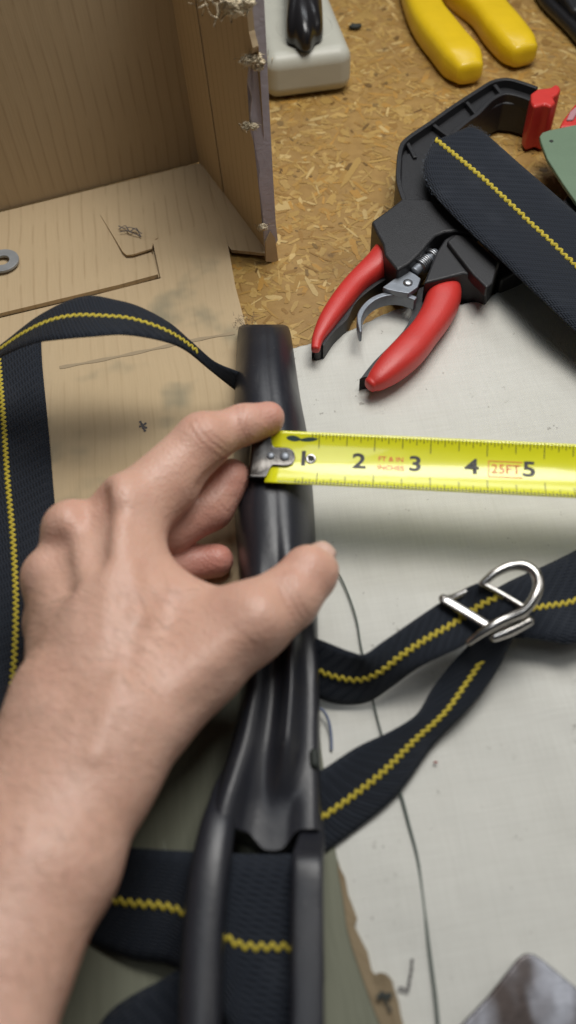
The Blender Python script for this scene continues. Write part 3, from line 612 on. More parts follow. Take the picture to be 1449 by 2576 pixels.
# wide pad with rounded end, upper right
def pad():
    end = [(1184, 586, 35), (1112, 514, 36), (1083, 475, 36), (1066, 435, 36), (1070, 399, 36), (1093, 354, 36), (1122, 329, 36), (1165, 318, 36), (1197, 324, 36), (1224, 340, 36)]
    a = [P(u, v, z*.001) for u, v, z in ((2000, 1020, 10), (1700, 757, 20), (1449, 537, 28), (1400, 494, 31), (1302, 409, 35))]+[P(u, v, z*.001) for u, v, z in end[::-1]]+[P(u, v, z*.001) for u, v, z in ((1256, 651, 35), (1328, 720, 32), (1449, 833, 27), (1700, 1075, 16), (2000, 1368, 8))]
    a = a[:4]+crom(a[4:13], 4)[:-1]+a[13:] if False else a
    top = crom(a, 5); n = len(top); s0 = P(1093, 356, .036); s1 = P(1449, 681, .0275); s2 = P(2000, 1188, .009)
    ax = (s1-s0); ax.z = 0; ax.normalize(); pr = Vector((-ax.y, ax.x, 0))
    V = []; F = []; UV = []; rows = 11; m_ = 60
    def width_at(s, side):
        best = None
        for i in range(n):
            p, q = top[i], top[(i+1) % n]
            sp_, sq = (p-s0).dot(ax), (q-s0).dot(ax)
            if (sp_-s)*(sq-s) <= 0 and abs(sp_-sq) > 1e-9:
                x = p.lerp(q, (s-sp_)/(sq-sp_)); wv = (x-s0).dot(pr)
                if (wv > 0) == (side > 0) and i < n-1: best = x if best is None or abs(wv) > abs((best-s0).dot(pr)) else best
        return best
    smin = min((p-s0).dot(ax) for p in top); smax = (top[-1]-s0).dot(ax)*.97
    sl = [smin+(smax-smin)*(1-math.cos(math.pi/2*k/m_))**1.0 for k in range(1, m_+1)]
    A = []; Bq = []
    for s in sl:
        x, y = width_at(s, 1), width_at(s, -1)
        if x is None or y is None: continue
        A.append(x); Bq.append(y)
    return A, Bq, s0, s1, s2
pA, pB, ps0, ps1, ps2 = pad()
def pad_mesh():
    th = .0032; rows = 13; V = []; UV = []; F = []; L = 0; n = len(pA); per = rows*2
    for i in range(n):
        if i: L += ((pA[i]+pB[i])/2-(pA[i-1]+pB[i-1])/2).length
        wd = (pA[i]-pB[i]).length
        for sgn, ks in ((1, range(rows)), (-1, range(rows-1, -1, -1))):
            for k in ks:
                f = k/(rows-1); e = min(1, .3+min(f, 1-f)*9)*min(1, .4+i*.25); p = pA[i].lerp(pB[i], f)
                V.append(p+Vector((0, 0, sgn*th/2*e))); UV.append(((f-.5)*wd, L))
    for i in range(n-1):
        for k in range(per): F.append((i*per+k, i*per+(k+1) % per, (i+1)*per+(k+1) % per, (i+1)*per+k))
    F += [list(range(per))[::-1], [(n-1)*per+k for k in range(per)]]
    o = fixnormals(mk('webbing_pad', V, F, M['web'], uv=UV)); tag(o, 'wide navy webbing pad with rounded end lying over the clamp', 'strap', 'navy webbing straps')
    pts = [ps0, ps0.lerp(ps1, .5), ps1, ps2]; V = []; F = []; k = 0
    tot = (ps1-ps0).length+(ps2-ps1).length; s = .0015
    while s < tot*.92:
        l1 = (ps1-ps0).length
        c_ = ps0.lerp(ps1, s/l1) if s < l1 else ps1.lerp(ps2, (s-l1)/(ps2-ps1).length)
        t_ = (ps1-ps0); t_.z = 0; t_.normalize(); ss = (c_-ps0).dot(t_)
        ii = min(range(len(pA)-1), key=lambda q: abs(((pA[q]+pB[q])/2-ps0).dot(t_)-ss)); wv_ = pB[ii]-pA[ii]; f_ = max(0, min(1, (c_-pA[ii]).dot(wv_)/wv_.length_squared))
        c_ = Vector((c_.x, c_.y, pA[ii].lerp(pB[ii], f_).z))
        t = (ps1-ps0).normalized(); ac = Vector((-t.y, t.x, 0)).normalized(); nn = Vector((0, 0, 1)); sg = 1 if k % 2 else -1
        axx = ac*.0016+t*.0012*sg; sd = nn.cross(axx).normalized()*.0008; hh = nn*.0008; base = c_+nn*(th/2+.0004); b0 = len(V)
        for q, sc in ((-1, .35), (-.55, 1), (.55, 1), (1, .35)):
            m_ = base+axx*q; V += [m_+sd*sc, m_+sd*sc*.5+hh*sc, m_-sd*sc*.5+hh*sc, m_-sd*sc-hh*.6]
        for r_ in range(3):
            for j in range(3): F.append((b0+r_*4+j, b0+r_*4+j+1, b0+(r_+1)*4+j+1, b0+(r_+1)*4+j))
        F += [(b0, b0+3, b0+2, b0+1), (b0+12, b0+13, b0+14, b0+15)]
        s += .0020; k += 1
    tag(fixnormals(mk('stitching', V, F, M['stitch'], o)), kind='stuff')
    # fuzzy pale fibres along the cut end
    V = []; F = []
    for i in range(0, 15):
        for P_, q in ((pA[i], -1), (pB[i], -1)):
            for _ in range(10):
                a = P_+Vector((random.gauss(0, .0006), random.gauss(0, .0006), random.uniform(-.001, .0014))); d_ = Vector((random.gauss(-.5, .6), random.gauss(0, .7), random.gauss(.2, .4))).normalized()*random.uniform(.0006, .0016)
                sd = Vector((.00007, .00004, 0)); b0 = len(V); V += [a-sd, a+sd, a+d_]; F.append((b0, b0+1, b0+2))
    tag(mk('frayed_end', V, F, mat('grey_blue_fibre', (.16, .19, .24), .9), o), kind='stuff')
pad_mesh()
# strap from the stock through the buckle and back down
ribbon('webbing_strap', e3([((690, 1588, 24), (690, 1712, 8)), ((770, 1600, 25), (775, 1736, 7)), ((803, 1609, 25), (806, 1758, 6)), ((850, 1628, 25), (860, 1772, 5)), ((888, 1642, 26), (925, 1766, 6)), ((918, 1646, 27), (985, 1728, 12)), ((965, 1613, 26.5), (1040, 1688, 19)), ((1042, 1560, 25), (1100, 1656, 23)), ((1108, 1516, 25), (1160, 1628, 24)), ((1150, 1492, 25), (1210, 1592, 24)), ((1180, 1476, 28), (1250, 1562, 28)), ((1210, 1466, 31), (1292, 1538, 31)), ((1236, 1476, 31), (1304, 1522, 31)), ((1250, 1500, 26), (1300, 1532, 26))]),
       'navy webbing strap running from the stock up through the metal buckle', sub=8, srange=(.02, .93), sw=.52)
ribbon('webbing_strap', e3([((1232, 1552, 25), (1322, 1556, 24)), ((1204, 1588, 23), (1306, 1584, 22)), ((1172, 1630, 20), (1280, 1624, 19)), ((1128, 1678, 15), (1262, 1664, 15)), ((1085, 1735, 11), (1232, 1716, 12)), ((1048, 1796, 10), (1172, 1790, 9)), ((985, 1838, 12), (1088, 1876, 5)), ((900, 1878, 14), (990, 2008, 5)), ((820, 1930, 14), (826, 2138, 5)), ((740, 1980, 13), (735, 2190, 5)), ((660, 2030, 10), (650, 2240, 5))]),
       'navy webbing strap running down from the buckle and under the stock', sub=8, srange=(.17, .9), sw=.57)
ribbon('webbing_strap', e3([((1232, 1490, 17), (1255, 1610, 16)), ((1290, 1458, 18), (1310, 1604, 17)), ((1372, 1422, 18), (1382, 1612, 16)), ((1449, 1384, 18), (1452, 1616, 16)), ((1580, 1312, 14), (1600, 1560, 12)), ((1750, 1215, 8), (1790, 1460, 7)), ((2050, 1060, 5), (2110, 1290, 5))]),
       'navy webbing strap leaving the buckle towards the right edge', sub=8, sw=.56)
# wide band crossing beneath the forked end
ribbon('webbing_band', e3([((120, 2120, 6), (150, 2300, 4.5)), ((220, 2128, 14), (225, 2370, 5)), ((320, 2132, 20), (330, 2412, 8)), ((420, 2138, 23), (440, 2432, 12)), ((520, 2143, 24.5), (530, 2520, 17)), ((600, 2148, 25), (600, 2625, 20)), ((680, 2150, 25), (680, 2640, 21)), ((760, 2152, 24.5), (760, 2625, 20)), ((806, 2190, 15), (812, 2500, 10))]),
       'wide navy webbing band crossing beneath the forked end of the stock', sub=8, srange=(.1, .93), zw=.0026, pitch=.003, sw=.5)
ribbon('webbing_band', e3([((600, 2440, 12), (640, 2760, 10)), ((480, 2430, 12), (560, 2800, 10)), ((400, 2468, 11), (470, 2820, 9)), ((330, 2505, 9.5), (400, 2850, 9)), ((275, 2545, 8), (330, 2850, 8)), ((235, 2600, 7), (290, 2850, 7))]),
       'navy webbing band at the bottom left below the wide crossing band', stitch=False, sub=8)

# ------------------------------------------------------------------ metal buckle
bk = thing('strap_buckle', P(1260, 1560, .015), 'polished metal D-ring buckle threaded on the navy straps', 'buckle')
def PW(l): return [P(u, v, z*.001) for u, v, z in l]
tube('ring', PW([(1214, 1468, 34), (1245, 1442, 36), (1285, 1424, 37), (1322, 1424, 38), (1348, 1444, 38), (1354, 1475, 37), (1342, 1508, 36), (1316, 1538, 34), (1276, 1556, 32), (1240, 1574, 31), (1208, 1595, 29), (1180, 1616, 26)]), [.0016, .0018, .002, .0022, .0022, .0022, .0022, .0022, .0022, .0021, .0018, .0014], M['chrome'], bk, n=14)
tube('cross_bar', PW([(1214, 1468, 34), (1262, 1494, 33.5), (1316, 1526, 34)]), .0011, M['chrome'], bk)
tube('slide_bar', PW([(1116, 1507, 29), (1170, 1539, 29), (1228, 1574, 30)]), [.0021, .0022, .0020], M['chrome'], bk, flat=.5, n=12, ex=3)
tube('slide_rod', PW([(1243, 1603, 26), (1285, 1586, 27), (1330, 1563, 28)]), [.0021, .0024, .0022], M['chrome'], bk, n=14)
tube('slide_side', PW([(1116, 1507, 29), (1140, 1503, 27), (1175, 1488, 26)]), .0015, M['chrome'], bk)

# ------------------------------------------------------------------ the black stock
stk = thing('plastic_stock', P(690, 1500, 0), 'long black moulded plastic stock with a forked near end', 'stock')
def stock_body():
    stn = [(816, 614, 713), (819, 604, 723), (827, 598, 730), (860, 594, 738), (980, 583, 760), (1080, 582, 779), (1200, 583, 790), (1300, 585, 796), (1450, 598, 801), (1640, 604, 805), (1740, 598, 808), (1830, 580, 809), (1890, 563, 810), (1960, 541, 812), (2020, 522, 814), (2060, 510, 815), (2082, 504, 816), (2090, 502, 816)]
    T = [0, .02, .06, .12, .2, .27, .31, .35, .40, .45, .49, .52, .57, .62, .67, .71, .75, .80, .86, .92, .97, 1.0]
    up_ = [10, 17, 23.5, 29, 33, 35, 35.5, 35.9, 36.2, 36.3, 36.2, 35.9, 36.2, 36.1, 35.7, 35, 33.8, 32, 29, 24.5, 18, 10]
    lo_ = [10, 19, 26, 31, 33, 32, 30.8, 29.2, 28, 27.8, 28.4, 29.2, 32, 34.6, 34.6, 32.6, 29.5, 27.2, 26.6, 26.4, 25.5, 10]
    en_ = [10, 21, 29, 33, 34, 31.5, 29, 27, 25.6, 25, 24.8, 24.7, 24.7, 24.7, 24.7, 24.8, 25.4, 26.3, 26.6, 26.4, 25.5, 10]
    def ss(x): x = min(1, max(0, x)); return x*x*(3-2*x)
    mids = []
    for v, a, b_ in stn:
        f = ss((v-1380)/260); g_ = ss((v-1880)/170)
        tip = .80+.07*ss((v-816)/9)+.13*ss((v-817)/90)
        mids.append((v, a, b_, [((x*(1-f)+y*f)*(1-g_)+z*g_)*tip for x, y, z in zip(up_, lo_, en_)]))
    R = []
    ed = crom([Vector((m_[0], m_[1], m_[2])) for m_ in mids], 5)
    hs = [crom([Vector((m_[3][k], 0, 0)) for m_ in mids], 5) for k in range(len(T))]
    def tongue(t): return ss((t-.35)/.19)*ss((.80-t)/.16)
    for i, e in enumerate(ed):
        ring_ = []
        def pt(t, zz=.024):
            v = e.x+52*tongue(t)*ss((e.x-2000)/90); fz = ss((980-e.x)/150); return P(e.y+(e.z-e.y)*t, v, .024*(1-fz)+zz*fz)
        for k, t in enumerate(T):
            q = pt(t, hs[k][i].x*.001); ring_.append(Vector((q.x, q.y, hs[k][i].x*.001)))
        for t in (.93, .78, .70, .6, .5, .42, .3, .07):
            q = pt(t, .012); ring_.append(Vector((q.x, q.y, .0055+.002*abs(t-.5))))
        R.append(ring_)
    o = rings('body', R, M['black'], stk); s = o.modifiers.new('sub', 'SUBSURF'); s.levels = s.render_levels = 1
stock_body()
def widths(l, z): return [px_/2/pxmm(600, v, z)*.001 for v, px_ in l]
lp = [(580, 1940, 19), (566, 1990, 23.5), (556, 2040, 26.8), (546, 2090, 29.3), (527, 2200, 31.5), (513, 2330, 32), (507, 2450, 32), (503, 2576, 32), (498, 2760, 32)]
tube('rail', PW(lp), widths([(1940, 40), (1990, 62), (2040, 76), (2090, 91), (2200, 102), (2330, 104), (2450, 106), (2576, 110), (2760, 112)], .031), M['black'], stk, n=28, flat=.85, ex=2.6)
rp = [(789, 2080, 17), (784, 2115, 20), (776, 2160, 26.5), (774, 2190, 30), (773, 2300, 30), (773, 2450, 30), (773, 2576, 30), (770, 2760, 30)]
tube('rail', PW(rp), widths([(2080, 52), (2115, 66), (2160, 78), (2190, 80), (2300, 82), (2450, 84), (2576, 86), (2760, 88)], .031), M['black'], stk, n=28, flat=.9, ex=6)
tube('side_lug', PW([(790, 1896, 26.5), (792, 1922, 26.5)]), .0019, M['darkspeck'], stk)
# frayed fluff at the tip
V = []; F = []; c = P(600, 818, .022)
for k in range(70):
    a = Vector((random.gauss(-.3, 1), random.gauss(.5, .8), random.gauss(.2, .6))).normalized(); s0_ = c+Vector((random.uniform(-.003, .009), random.uniform(-.001, .002), random.uniform(-.003, .006))); e_ = s0_+a*random.uniform(.001, .0045); sd = a.cross(Vector((0, 0, 1))).normalized()*.00013
    b0 = len(V); V += [s0_-sd, s0_+sd, e_, s0_+Vector((0, 0, .0002))]; F += [(b0, b0+1, b0+2), (b0+1, b0+3, b0+2), (b0+3, b0, b0+2)]
tag(mk('frayed_fluff', V, F, mat('brown_grey_fluff', (.14, .11, .085), .95), stk), kind='stuff')

# ------------------------------------------------------------------ tape measure blade
W0 = P(661, 1152, .0405); W1 = P(1449, 1190, .0405); Xt = (W1-W0).normalized(); INCH = .0254
print('inch check mm', (W1-W0).length/((1449-661)/142.0)*1000)
INCH = (W1-W0).length/((1449-661)/142.0)
tl = math.radians(14); Yh = Vector((-Xt.y, Xt.x, 0)).normalized(); Yt = (Yh*math.cos(tl)+Vector((0, 0, 1))*math.sin(tl)).normalized(); Nt = Xt.cross(Yt).normalized()
HWt = .0129*INCH/.0254; RC = .030
def tp(s, wv, h=0.0):
    nrm = (Nt - Yt*(wv/RC)).normalized()
    return W0+Xt*s+Yt*wv+Nt*(wv*wv/(2*RC))+nrm*h
tm = thing('tape_measure', W0, 'yellow steel tape measure blade drawn across the stock', 'tape measure')
def patch(name, s0, s1, w0, w1, h, mt, parent, ns_=1, nw=8, th=0.0, fn=None):
    V = []; F = []; n = nw+1
    for i in range(ns_+1):
        for j in range(n):
            s = s0+(s1-s0)*i/ns_; wv = w0+(w1-w0)*j/nw
            if fn: s, wv = fn(i/ns_, j/nw)
            V.append(tp(s, wv, h))
    for i in range(ns_):
        for j in range(nw): F.append((i*n+j, (i+1)*n+j, (i+1)*n+j+1, i*n+j+1))
    o = mk(name, V, F, mt, parent)
    if th: md = o.modifiers.new('t', 'SOLIDIFY'); md.thickness = th; md.offset = -1
    return o
patch('blade', .002, 14.6*INCH, -HWt, HWt, 0, M['tape'], tm, 60, 20, th=.0003)
# graduation marks
V = []; F = []
def tick(s, wa, wb, wd):
    b0 = len(V); k = 4
    for j in range(k+1):
        wv = wa+(wb-wa)*j/k
        V.extend((tp(s-wd/2, wv, .00009), tp(s+wd/2, wv, .00009)))
    for j in range(k): F.append((b0+2*j, b0+2*j+1, b0+2*j+3, b0+2*j+2))
for i in range(10, 16*14):
    s = i/16*INCH; ln = .0020
    if i % 2 == 0: ln = .0027
    if i % 4 == 0: ln = .0036
    if i % 8 == 0: ln = .0052
    if i % 16 == 0: ln = .0068
    if i > 13: tick(s, HWt-.0004, HWt-ln, .00034)
    tick(s, -HWt+.0002, -HWt+ln, .00032)
for i in range(10, 32*12): tick((i+.5)/32*INCH, -HWt+.0002, -HWt+.0015, .00026)
for i in range(2, 15): tick(i*INCH, -.0055, -.0123, .00020); tick(i*INCH, .0055, .0123, .00020)
gm = fixnormals(mk('graduation_marks', V, F, M['ink'], tm)); tag(gm, kind='stuff')
def text(body, size, s, wv, mt, name, sx=1.0, off=0.0, h=.00012):
    cu_ = bpy.data.curves.new('t', 'FONT'); cu_.body = body; cu_.size = size; cu_.align_x = 'CENTER'; cu_.align_y = 'CENTER'; cu_.offset = off; cu_.resolution_u = 4
    to = bpy.data.objects.new('t', cu_); COL.objects.link(to); dg = bpy.context.evaluated_depsgraph_get(); me = bpy.data.meshes.new_from_object(to.evaluated_get(dg))
    b = bmesh.new(); b.from_mesh(me); bmesh.ops.triangulate(b, faces=b.faces[:]); bmesh.ops.subdivide_edges(b, edges=b.edges[:], cuts=2, use_grid_fill=True)
    bmesh.ops.triangulate(b, faces=b.faces[:]); b.verts.index_update(); V = [tp(s+v.co.x*sx, wv+v.co.y, h) for v in b.verts]; F = [[v.index for v in f.verts] for f in b.faces]; b.free()
    bpy.data.objects.remove(to); bpy.data.curves.remove(cu_); bpy.data.meshes.remove(me)
    return mk(name, V, F, mt, tm)
for n in range(1, 15):
    text(str(n), .0098, (n-.265)*INCH, .0003, M['ink'], 'digit', 1.28, .00022)
text('FT & IN', .0030, 2.30*INCH, .0022, M['redink'], 'print_line', 1.15, .00004)
text('INCHES', .0030, 2.30*INCH, -.0020, M['redink'], 'print_line', 1.15, .00004)
text('25FT', .0062, 4.33*INCH, -.0001, M['redink'], 'print_line', 1.0, .0)
for a, b_, c_, d_ in ((4.02, 4.62, .0034, .0038), (4.02, 4.62, -.0040, -.0036)): patch('print_frame', a*INCH, b_*INCH, c_, d_, .0001, M['redink'], tm, 2, 2)
patch('print_frame', 4.02*INCH, 4.035*INCH, -.0038, .0036, .0001, M['redink'], tm, 1, 6)
patch('printed_emblem', 0, 1, 0, 1, .00012, M['blueink'], tm, 14, 4, fn=lambda a, b_: ((.40+.27*a)*INCH, .0098-.0005*a+(b_-.5)*.0024*(math.sin(math.pi*min(1, a*1.02))**.6)))
patch('printed_emblem', 0, 1, 0, 1, .00012, M['blueink'], tm, 14, 4, fn=lambda a, b_: ((.64+.34*a)*INCH, .0090+.0008*a+(b_-.5)*.0018*(math.sin(math.pi*a)**.6)))
# hook
def hook():
    V = []; F = []; ns_ = 26; nw = 14; s0 = -.0052; s1 = .0146
    for i in range(ns_+1):
        f = i/ns_; s = s0+(s1-s0)*f
        if s < .0018: hw = HWt*.93
        elif s < .0045: q = (s-.0018)/.0027; q = q*q*(3-2*q); hw = HWt*.93*(1-q)+.0046*q
        else: d_ = max(0, s-(s1-.0046)); hw = math.sqrt(max(.0046**2-d_*d_, 1e-9))
        for j in range(nw+1):
            wv = -hw+2*hw*j/nw; V.append(tp(s, wv+.0006, .0006))
    for i in range(ns_):
        for j in range(nw): n = nw+1; F.append((i*n+j, (i+1)*n+j, (i+1)*n+j+1, i*n+j+1))
    # lip bent down over the edge
    base = len(V)
    for k in range(1, 7):
        dn = .0015*k
        for j in range(nw+1):
            wv = (-HWt*.93+2*HWt*.93*j/nw)*(1-.04*k); p = tp(s0, wv+.0006, .0006); V.append(p-Nt*dn-Xt*(.0006*math.sin(min(1, k/2)*1.57)))
    n = nw+1
    for k in range(6):
        ra = 0 if k == 0 else base+(k-1)*n; rb = base+k*n
        for j in range(nw): F.append((ra+j, ra+j+1, rb+j+1, rb+j))
    o = fixnormals(mk('hook', V, F, M['nickel'], tm)); md = o.modifiers.new('t', 'SOLIDIFY'); md.thickness = .0006; md.offset = 0; return o
hk_ = hook()
def stud(s, wv, r, mt, name):
    c_ = tp(s, wv, .0009); R = []
    for rr, z in ((r, -.0004), (r, .0002), (r*.8, .0006), (r*.3, .0008)):
        R.append([c_+Xt*rr*math.cos(a)+Yt*rr*math.sin(a)+Nt*z for a in np.linspace(0, 2*math.pi, 19)[:-1]])
    rings(name, R, mt, hk_)
stud(.0035, .0008, .0018, M['darkzinc'], 'rivet'); stud(.0098, .0008, .0022, M['darkzinc'], 'rivet')
V = []; F = []; c_ = (.0215, .0006)
for k in range(24):
    a = 2*math.pi*k/24
    for r_, h in ((.0024, .0001), (.0021, .0006), (.0013, .0005), (.0011, .00012)): V.append(tp(c_[0]+r_*math.cos(a), c_[1]+r_*math.sin(a), h))
for k in range(24):
    for j in range(3): F.append((k*4+j, k*4+j+1, ((k+1) % 24)*4+j+1, ((k+1) % 24)*4+j))
ey_ = fixnormals(mk('eyelet', V, F, M['chrome'], tm))
mk('eyelet_hole', [tp(c_[0]+.0012*math.cos(a), c_[1]+.0012*math.sin(a), .00015) for a in np.linspace(0, 2*math.pi, 17)[:-1]], [list(range(16))], M['darkspeck'], ey_)

# ------------------------------------------------------------------ the hand (one continuous surface grown from a distance field)
def J(u, v, z, r): 
    p = P(u, v, z*.001); return (np.array(p), r*.001)
def cone(X, a, b_):
    pa, ra = a; pb_, rb = b_; ba = pb_-pa; L2 = float(ba@ba)
    t = np.clip(((X-pa)@ba)/L2, 0, 1); d = np.linalg.norm(X-(pa+t[..., None]*ba), axis=-1)
    return d-(ra+(rb-ra)*t)
def smin(a, b_, k):
    h = np.clip(.5+.5*(b_-a)/k, 0, 1); return b_*(1-h)+a*h-k*h*(1-h)
def surface_nets(Fv, org, h):
    ins = Fv < 0; nx, ny, nz = Fv.shape
    cnt = np.zeros((nx-1, ny-1, nz-1), np.int8); off = [(i, j, k) for i in (0, 1) for j in (0, 1) for k in (0, 1)]
    for i, j, k in off: cnt += ins[i:nx-1+i, j:ny-1+j, k:nz-1+k]
    act = (cnt > 0) & (cnt < 8); idx = np.argwhere(act); ids = -np.ones(act.shape, np.int64); ids[act] = np.arange(len(idx))
    acc = np.zeros((len(idx), 3)); num = np.zeros(len(idx))
    val = {o_: Fv[idx[:, 0]+o_[0], idx[:, 1]+o_[1], idx[:, 2]+o_[2]] for o_ in off}
    for o_ in off:
        for ax in range(3):
            if o_[ax]: continue
            q = list(o_); q[ax] = 1; q = tuple(q); a, b_ = val[o_], val[q]; mk_ = (a < 0) != (b_ < 0)
            t = np.where(mk_, a/np.where(a-b_ == 0, 1, a-b_), 0); pp = np.array(o_, float)[None].repeat(len(idx), 0); pp[:, ax] = t
            acc[mk_] += pp[mk_]; num[mk_] += 1
    V = (idx+acc/num[:, None])*h+org; F = []
    for ax in range(3):
        o1, o2 = [a for a in range(3) if a != ax]
        sl = [slice(None)]*3; sh_ = [slice(None)]*3; sl[ax] = slice(0, -1); sh_[ax] = slice(1, None)
        e = np.argwhere(ins[tuple(sl)] != ins[tuple(sh_)]); e = e[(e[:, o1] > 0) & (e[:, o2] > 0) & (e[:, o1] < Fv.shape[o1]-1) & (e[:, o2] < Fv.shape[o2]-1)]
        def cid(d1, d2):
            q = e.copy(); q[:, o1] -= d1; q[:, o2] -= d2; return ids[q[:, 0], q[:, 1], q[:, 2]]
        quad = np.stack([cid(1, 1), cid(0, 1), cid(0, 0), cid(1, 0)], 1); pos = ins[e[:, 0], e[:, 1], e[:, 2]]
        if ax == 1: pos = ~pos
        quad[~pos] = quad[~pos][:, ::-1]; F.append(quad)
    F = np.concatenate(F); return V, F[(F >= 0).all(1)]
HJ = dict(
    i_mcp=J(308, 1292, 55, 13), i_pip=J(512, 1108, 55, 11.2), i_dip=J(612, 1068, 52.5, 8.5), i_tip=J(676, 1050, 50, 7.3),
    m_mcp=J(188, 1345, 48, 12), m_pip=J(420, 1335, 28, 11), m_dip=J(528, 1275, 28, 10.5), m_tip=J(580, 1205, 32, 9.4),
    r_mcp=J(133, 1462, 40, 11), r_pip=J(380, 1440, 20, 9), r_dip=J(482, 1416, 12, 8.2), r_tip=J(545, 1410, 12.5, 7.8),
    l_mcp=J(130, 1570, 30, 10), l_pip=J(330, 1560, 15, 8), l_dip=J(430, 1540, 13, 7), l_tip=J(490, 1520, 13, 6.5),
    t_cmc=J(395, 1770, 50, 16), t_mcp=J(628, 1568, 54, 14), t_ip=J(722, 1506, 52.5, 12.4), t_tip=J(772, 1452, 51, 11.4))
def hand():
    h = .0013
    lo = np.array([-.30, -.10, -.002]); hi = np.array([.035, .33, .125])
    g = [np.arange(l, u_, h) for l, u_ in zip(lo, hi)]; X = np.stack(np.meshgrid(*g, indexing='ij'), -1).astype(np.float32)
    j = HJ; shp = X.shape[:3]
    def box_of(a, b_, mg=.020):
        l = np.minimum(a[0], b_[0])-max(a[1], b_[1])-mg; u_ = np.maximum(a[0], b_[0])+max(a[1], b_[1])+mg
        i0 = np.clip(((l-lo)/h).astype(int), 0, np.array(shp)); i1 = np.clip(((u_-lo)/h).astype(int)+2, 0, np.array(shp))
        return tuple(slice(p, q) for p, q in zip(i0, i1))
    def add(d, a, b_, k):
        sl = box_of(a, b_); d[sl] = smin(d[sl], cone(X[sl], a, b_), k)
    def field(): return np.full(shp, .05, np.float32)
    def chain(js, k):
        d = field()
        for a, b_ in zip(js[:-1], js[1:]): add(d, a, b_, k)
        return d
    wr = J(315, 1835, 54, 17); wu = J(150, 1775, 50, 16.5)
    palm = field()
    segs = [(wr, j['i_mcp']), (J(280, 1800, 56, 16), j['m_mcp']), (J(215, 1770, 54, 15.5), j['r_mcp']), (J(160, 1750, 48, 14), j['l_mcp']),
            (J(300, 1640, 50, 15), J(230, 1430, 45, 12)), (wr, wu), (J(240, 1640, 56, 14), J(270, 1420, 54, 11)),
            # forearm, two bones wide
            (J(255, 1955, 55, 17.5), wr), (J(118, 1890, 50, 17.5), wu), (J(255, 1955, 55, 17.5), J(150, 2180, 60, 17.5)), (J(118, 1890, 50, 17.5), J(10, 2110, 56, 19)),
            (J(150, 2180, 60, 17.5), J(28, 2400, 65, 18)), (J(10, 2110, 56, 19), J(-140, 2330, 61, 20)), (J(28, 2400, 65, 18), J(-70, 2700, 72, 20)), (J(-140, 2330, 61, 20), J(-300, 2640, 68, 22)),
            (J(190, 1900, 56, 17), J(50, 2220, 62, 20)), (J(50, 2220, 62, 20), J(-160, 2560, 70, 21)),
            # thenar, web
            (J(330, 1800, 46, 18), J(500, 1680, 47, 14.5)), (j['t_cmc'], j['t_mcp']), (J(345, 1560, 47, 15), J(520, 1610, 48, 13)), (J(340, 1400, 48, 12), J(420, 1520, 46, 12)), (J(420, 1520, 46, 12), J(560, 1560, 48, 11.5)),
            (J(340, 1320, 50, 12), J(425, 1232, 49, 10.5))]
    for a, b_ in segs: add(palm, a, b_, .009)
    thumb = chain([j['t_mcp'], j['t_ip'], j['t_tip']], .003)
    add(thumb, J(778, 1430, 54, 9), J(796, 1432, 52, 8.6), .004)
    fi = chain([j['i_mcp'], j['i_pip'], j['i_dip'], j['i_tip']], .004)
    add(fi, J(640, 1075, 47, 6.6), J(672, 1066, 46.5, 6.0), .003)
    add(fi, J(430, 1205, 52, 12), j['i_pip'], .004)
    fm = chain([j['m_mcp'], j['m_pip'], j['m_dip'], j['m_tip']], .003)
    fr = chain([j['r_mcp'], j['r_pip'], j['r_dip'], j['r_tip']], .003)
    fl = chain([j['l_mcp'], j['l_pip'], j['l_dip'], j['l_tip']], .003)
    fing = smin(smin(fi, fm, .0014), smin(fr, fl, .0014), .0014)
    d = smin(palm, fing, .007); d = smin(d, thumb, .008)
    # knuckles, ulnar head, tendons
    for b_ in (J(298, 1262, 62, 9), J(174, 1318, 55.5, 8.5), J(118, 1440, 46.5, 8), J(648, 1556, 62, 8.5), J(505, 1098, 61.5, 7), J(140, 1800, 61.5, 9)):
        add(d, (b_[0]-1e-4, b_[1]), b_, .007)
    for a, b_ in ((J(262, 1700, 67.5, 3.4), J(296, 1330, 65.5, 3.6)), (J(222, 1690, 66.5, 3.2), J(182, 1400, 59.5, 3.4)), (J(430, 1740, 62, 4), J(615, 1585, 63, 4)), (J(180, 1680, 62, 3), J(128, 1500, 50.5, 3.2)), (J(330, 1780, 66, 2), J(390, 1560, 61, 2)), (J(300, 1720, 71, 1.2), J(345, 1560, 67, 1.2)), (J(345, 1560, 67, 1.2), J(330, 1430, 66, 1.1)), (J(345, 1560, 67, 1.2), J(400, 1480, 61, 1.1)), (J(240, 1900, 74, 1.2), J(300, 1720, 71, 1.2))):
        add(d, a, b_, .006)
    # hollows between the knuckles, at the thumb joint and the finger creases
    for a, b_, k in ((J(236, 1252, 67, 5.2), J(234, 1400, 69, 3), .010), (J(142, 1375, 61, 3.6), J(165, 1480, 65, 2.4), .009), (J(700, 1440, 70, 2.0), J(760, 1580, 70, 2.0), .005), (J(560, 1140, 52, 1.0), J(500, 1230, 54, 1.2), .003)):
        sl = box_of(a, b_); c_ = cone(X[sl], a, b_); dd = d[sl]; hh = np.clip(.5-.5*(dd+c_)/k, 0, 1); d[sl] = dd*(1-hh)+(-c_)*hh+k*hh*(1-hh)
    V, F = surface_nets(d.astype(np.float64), lo, h)
    org = P(240, 1700, .035)
    o = mk('person', V, F, M['skin'], org=tuple(org))
    # relax
    b = bmesh.new(); b.from_mesh(o.data)
    for _ in range(4): bmesh.ops.smooth_vert(b, verts=b.verts, factor=.5, use_axis_x=True, use_axis_y=True, use_axis_z=True)
    bmesh.ops.recalc_face_normals(b, faces=b.faces); b.to_mesh(o.data); b.free()
    o.data.polygons.foreach_set('use_smooth', [True]*len(o.data.polygons))
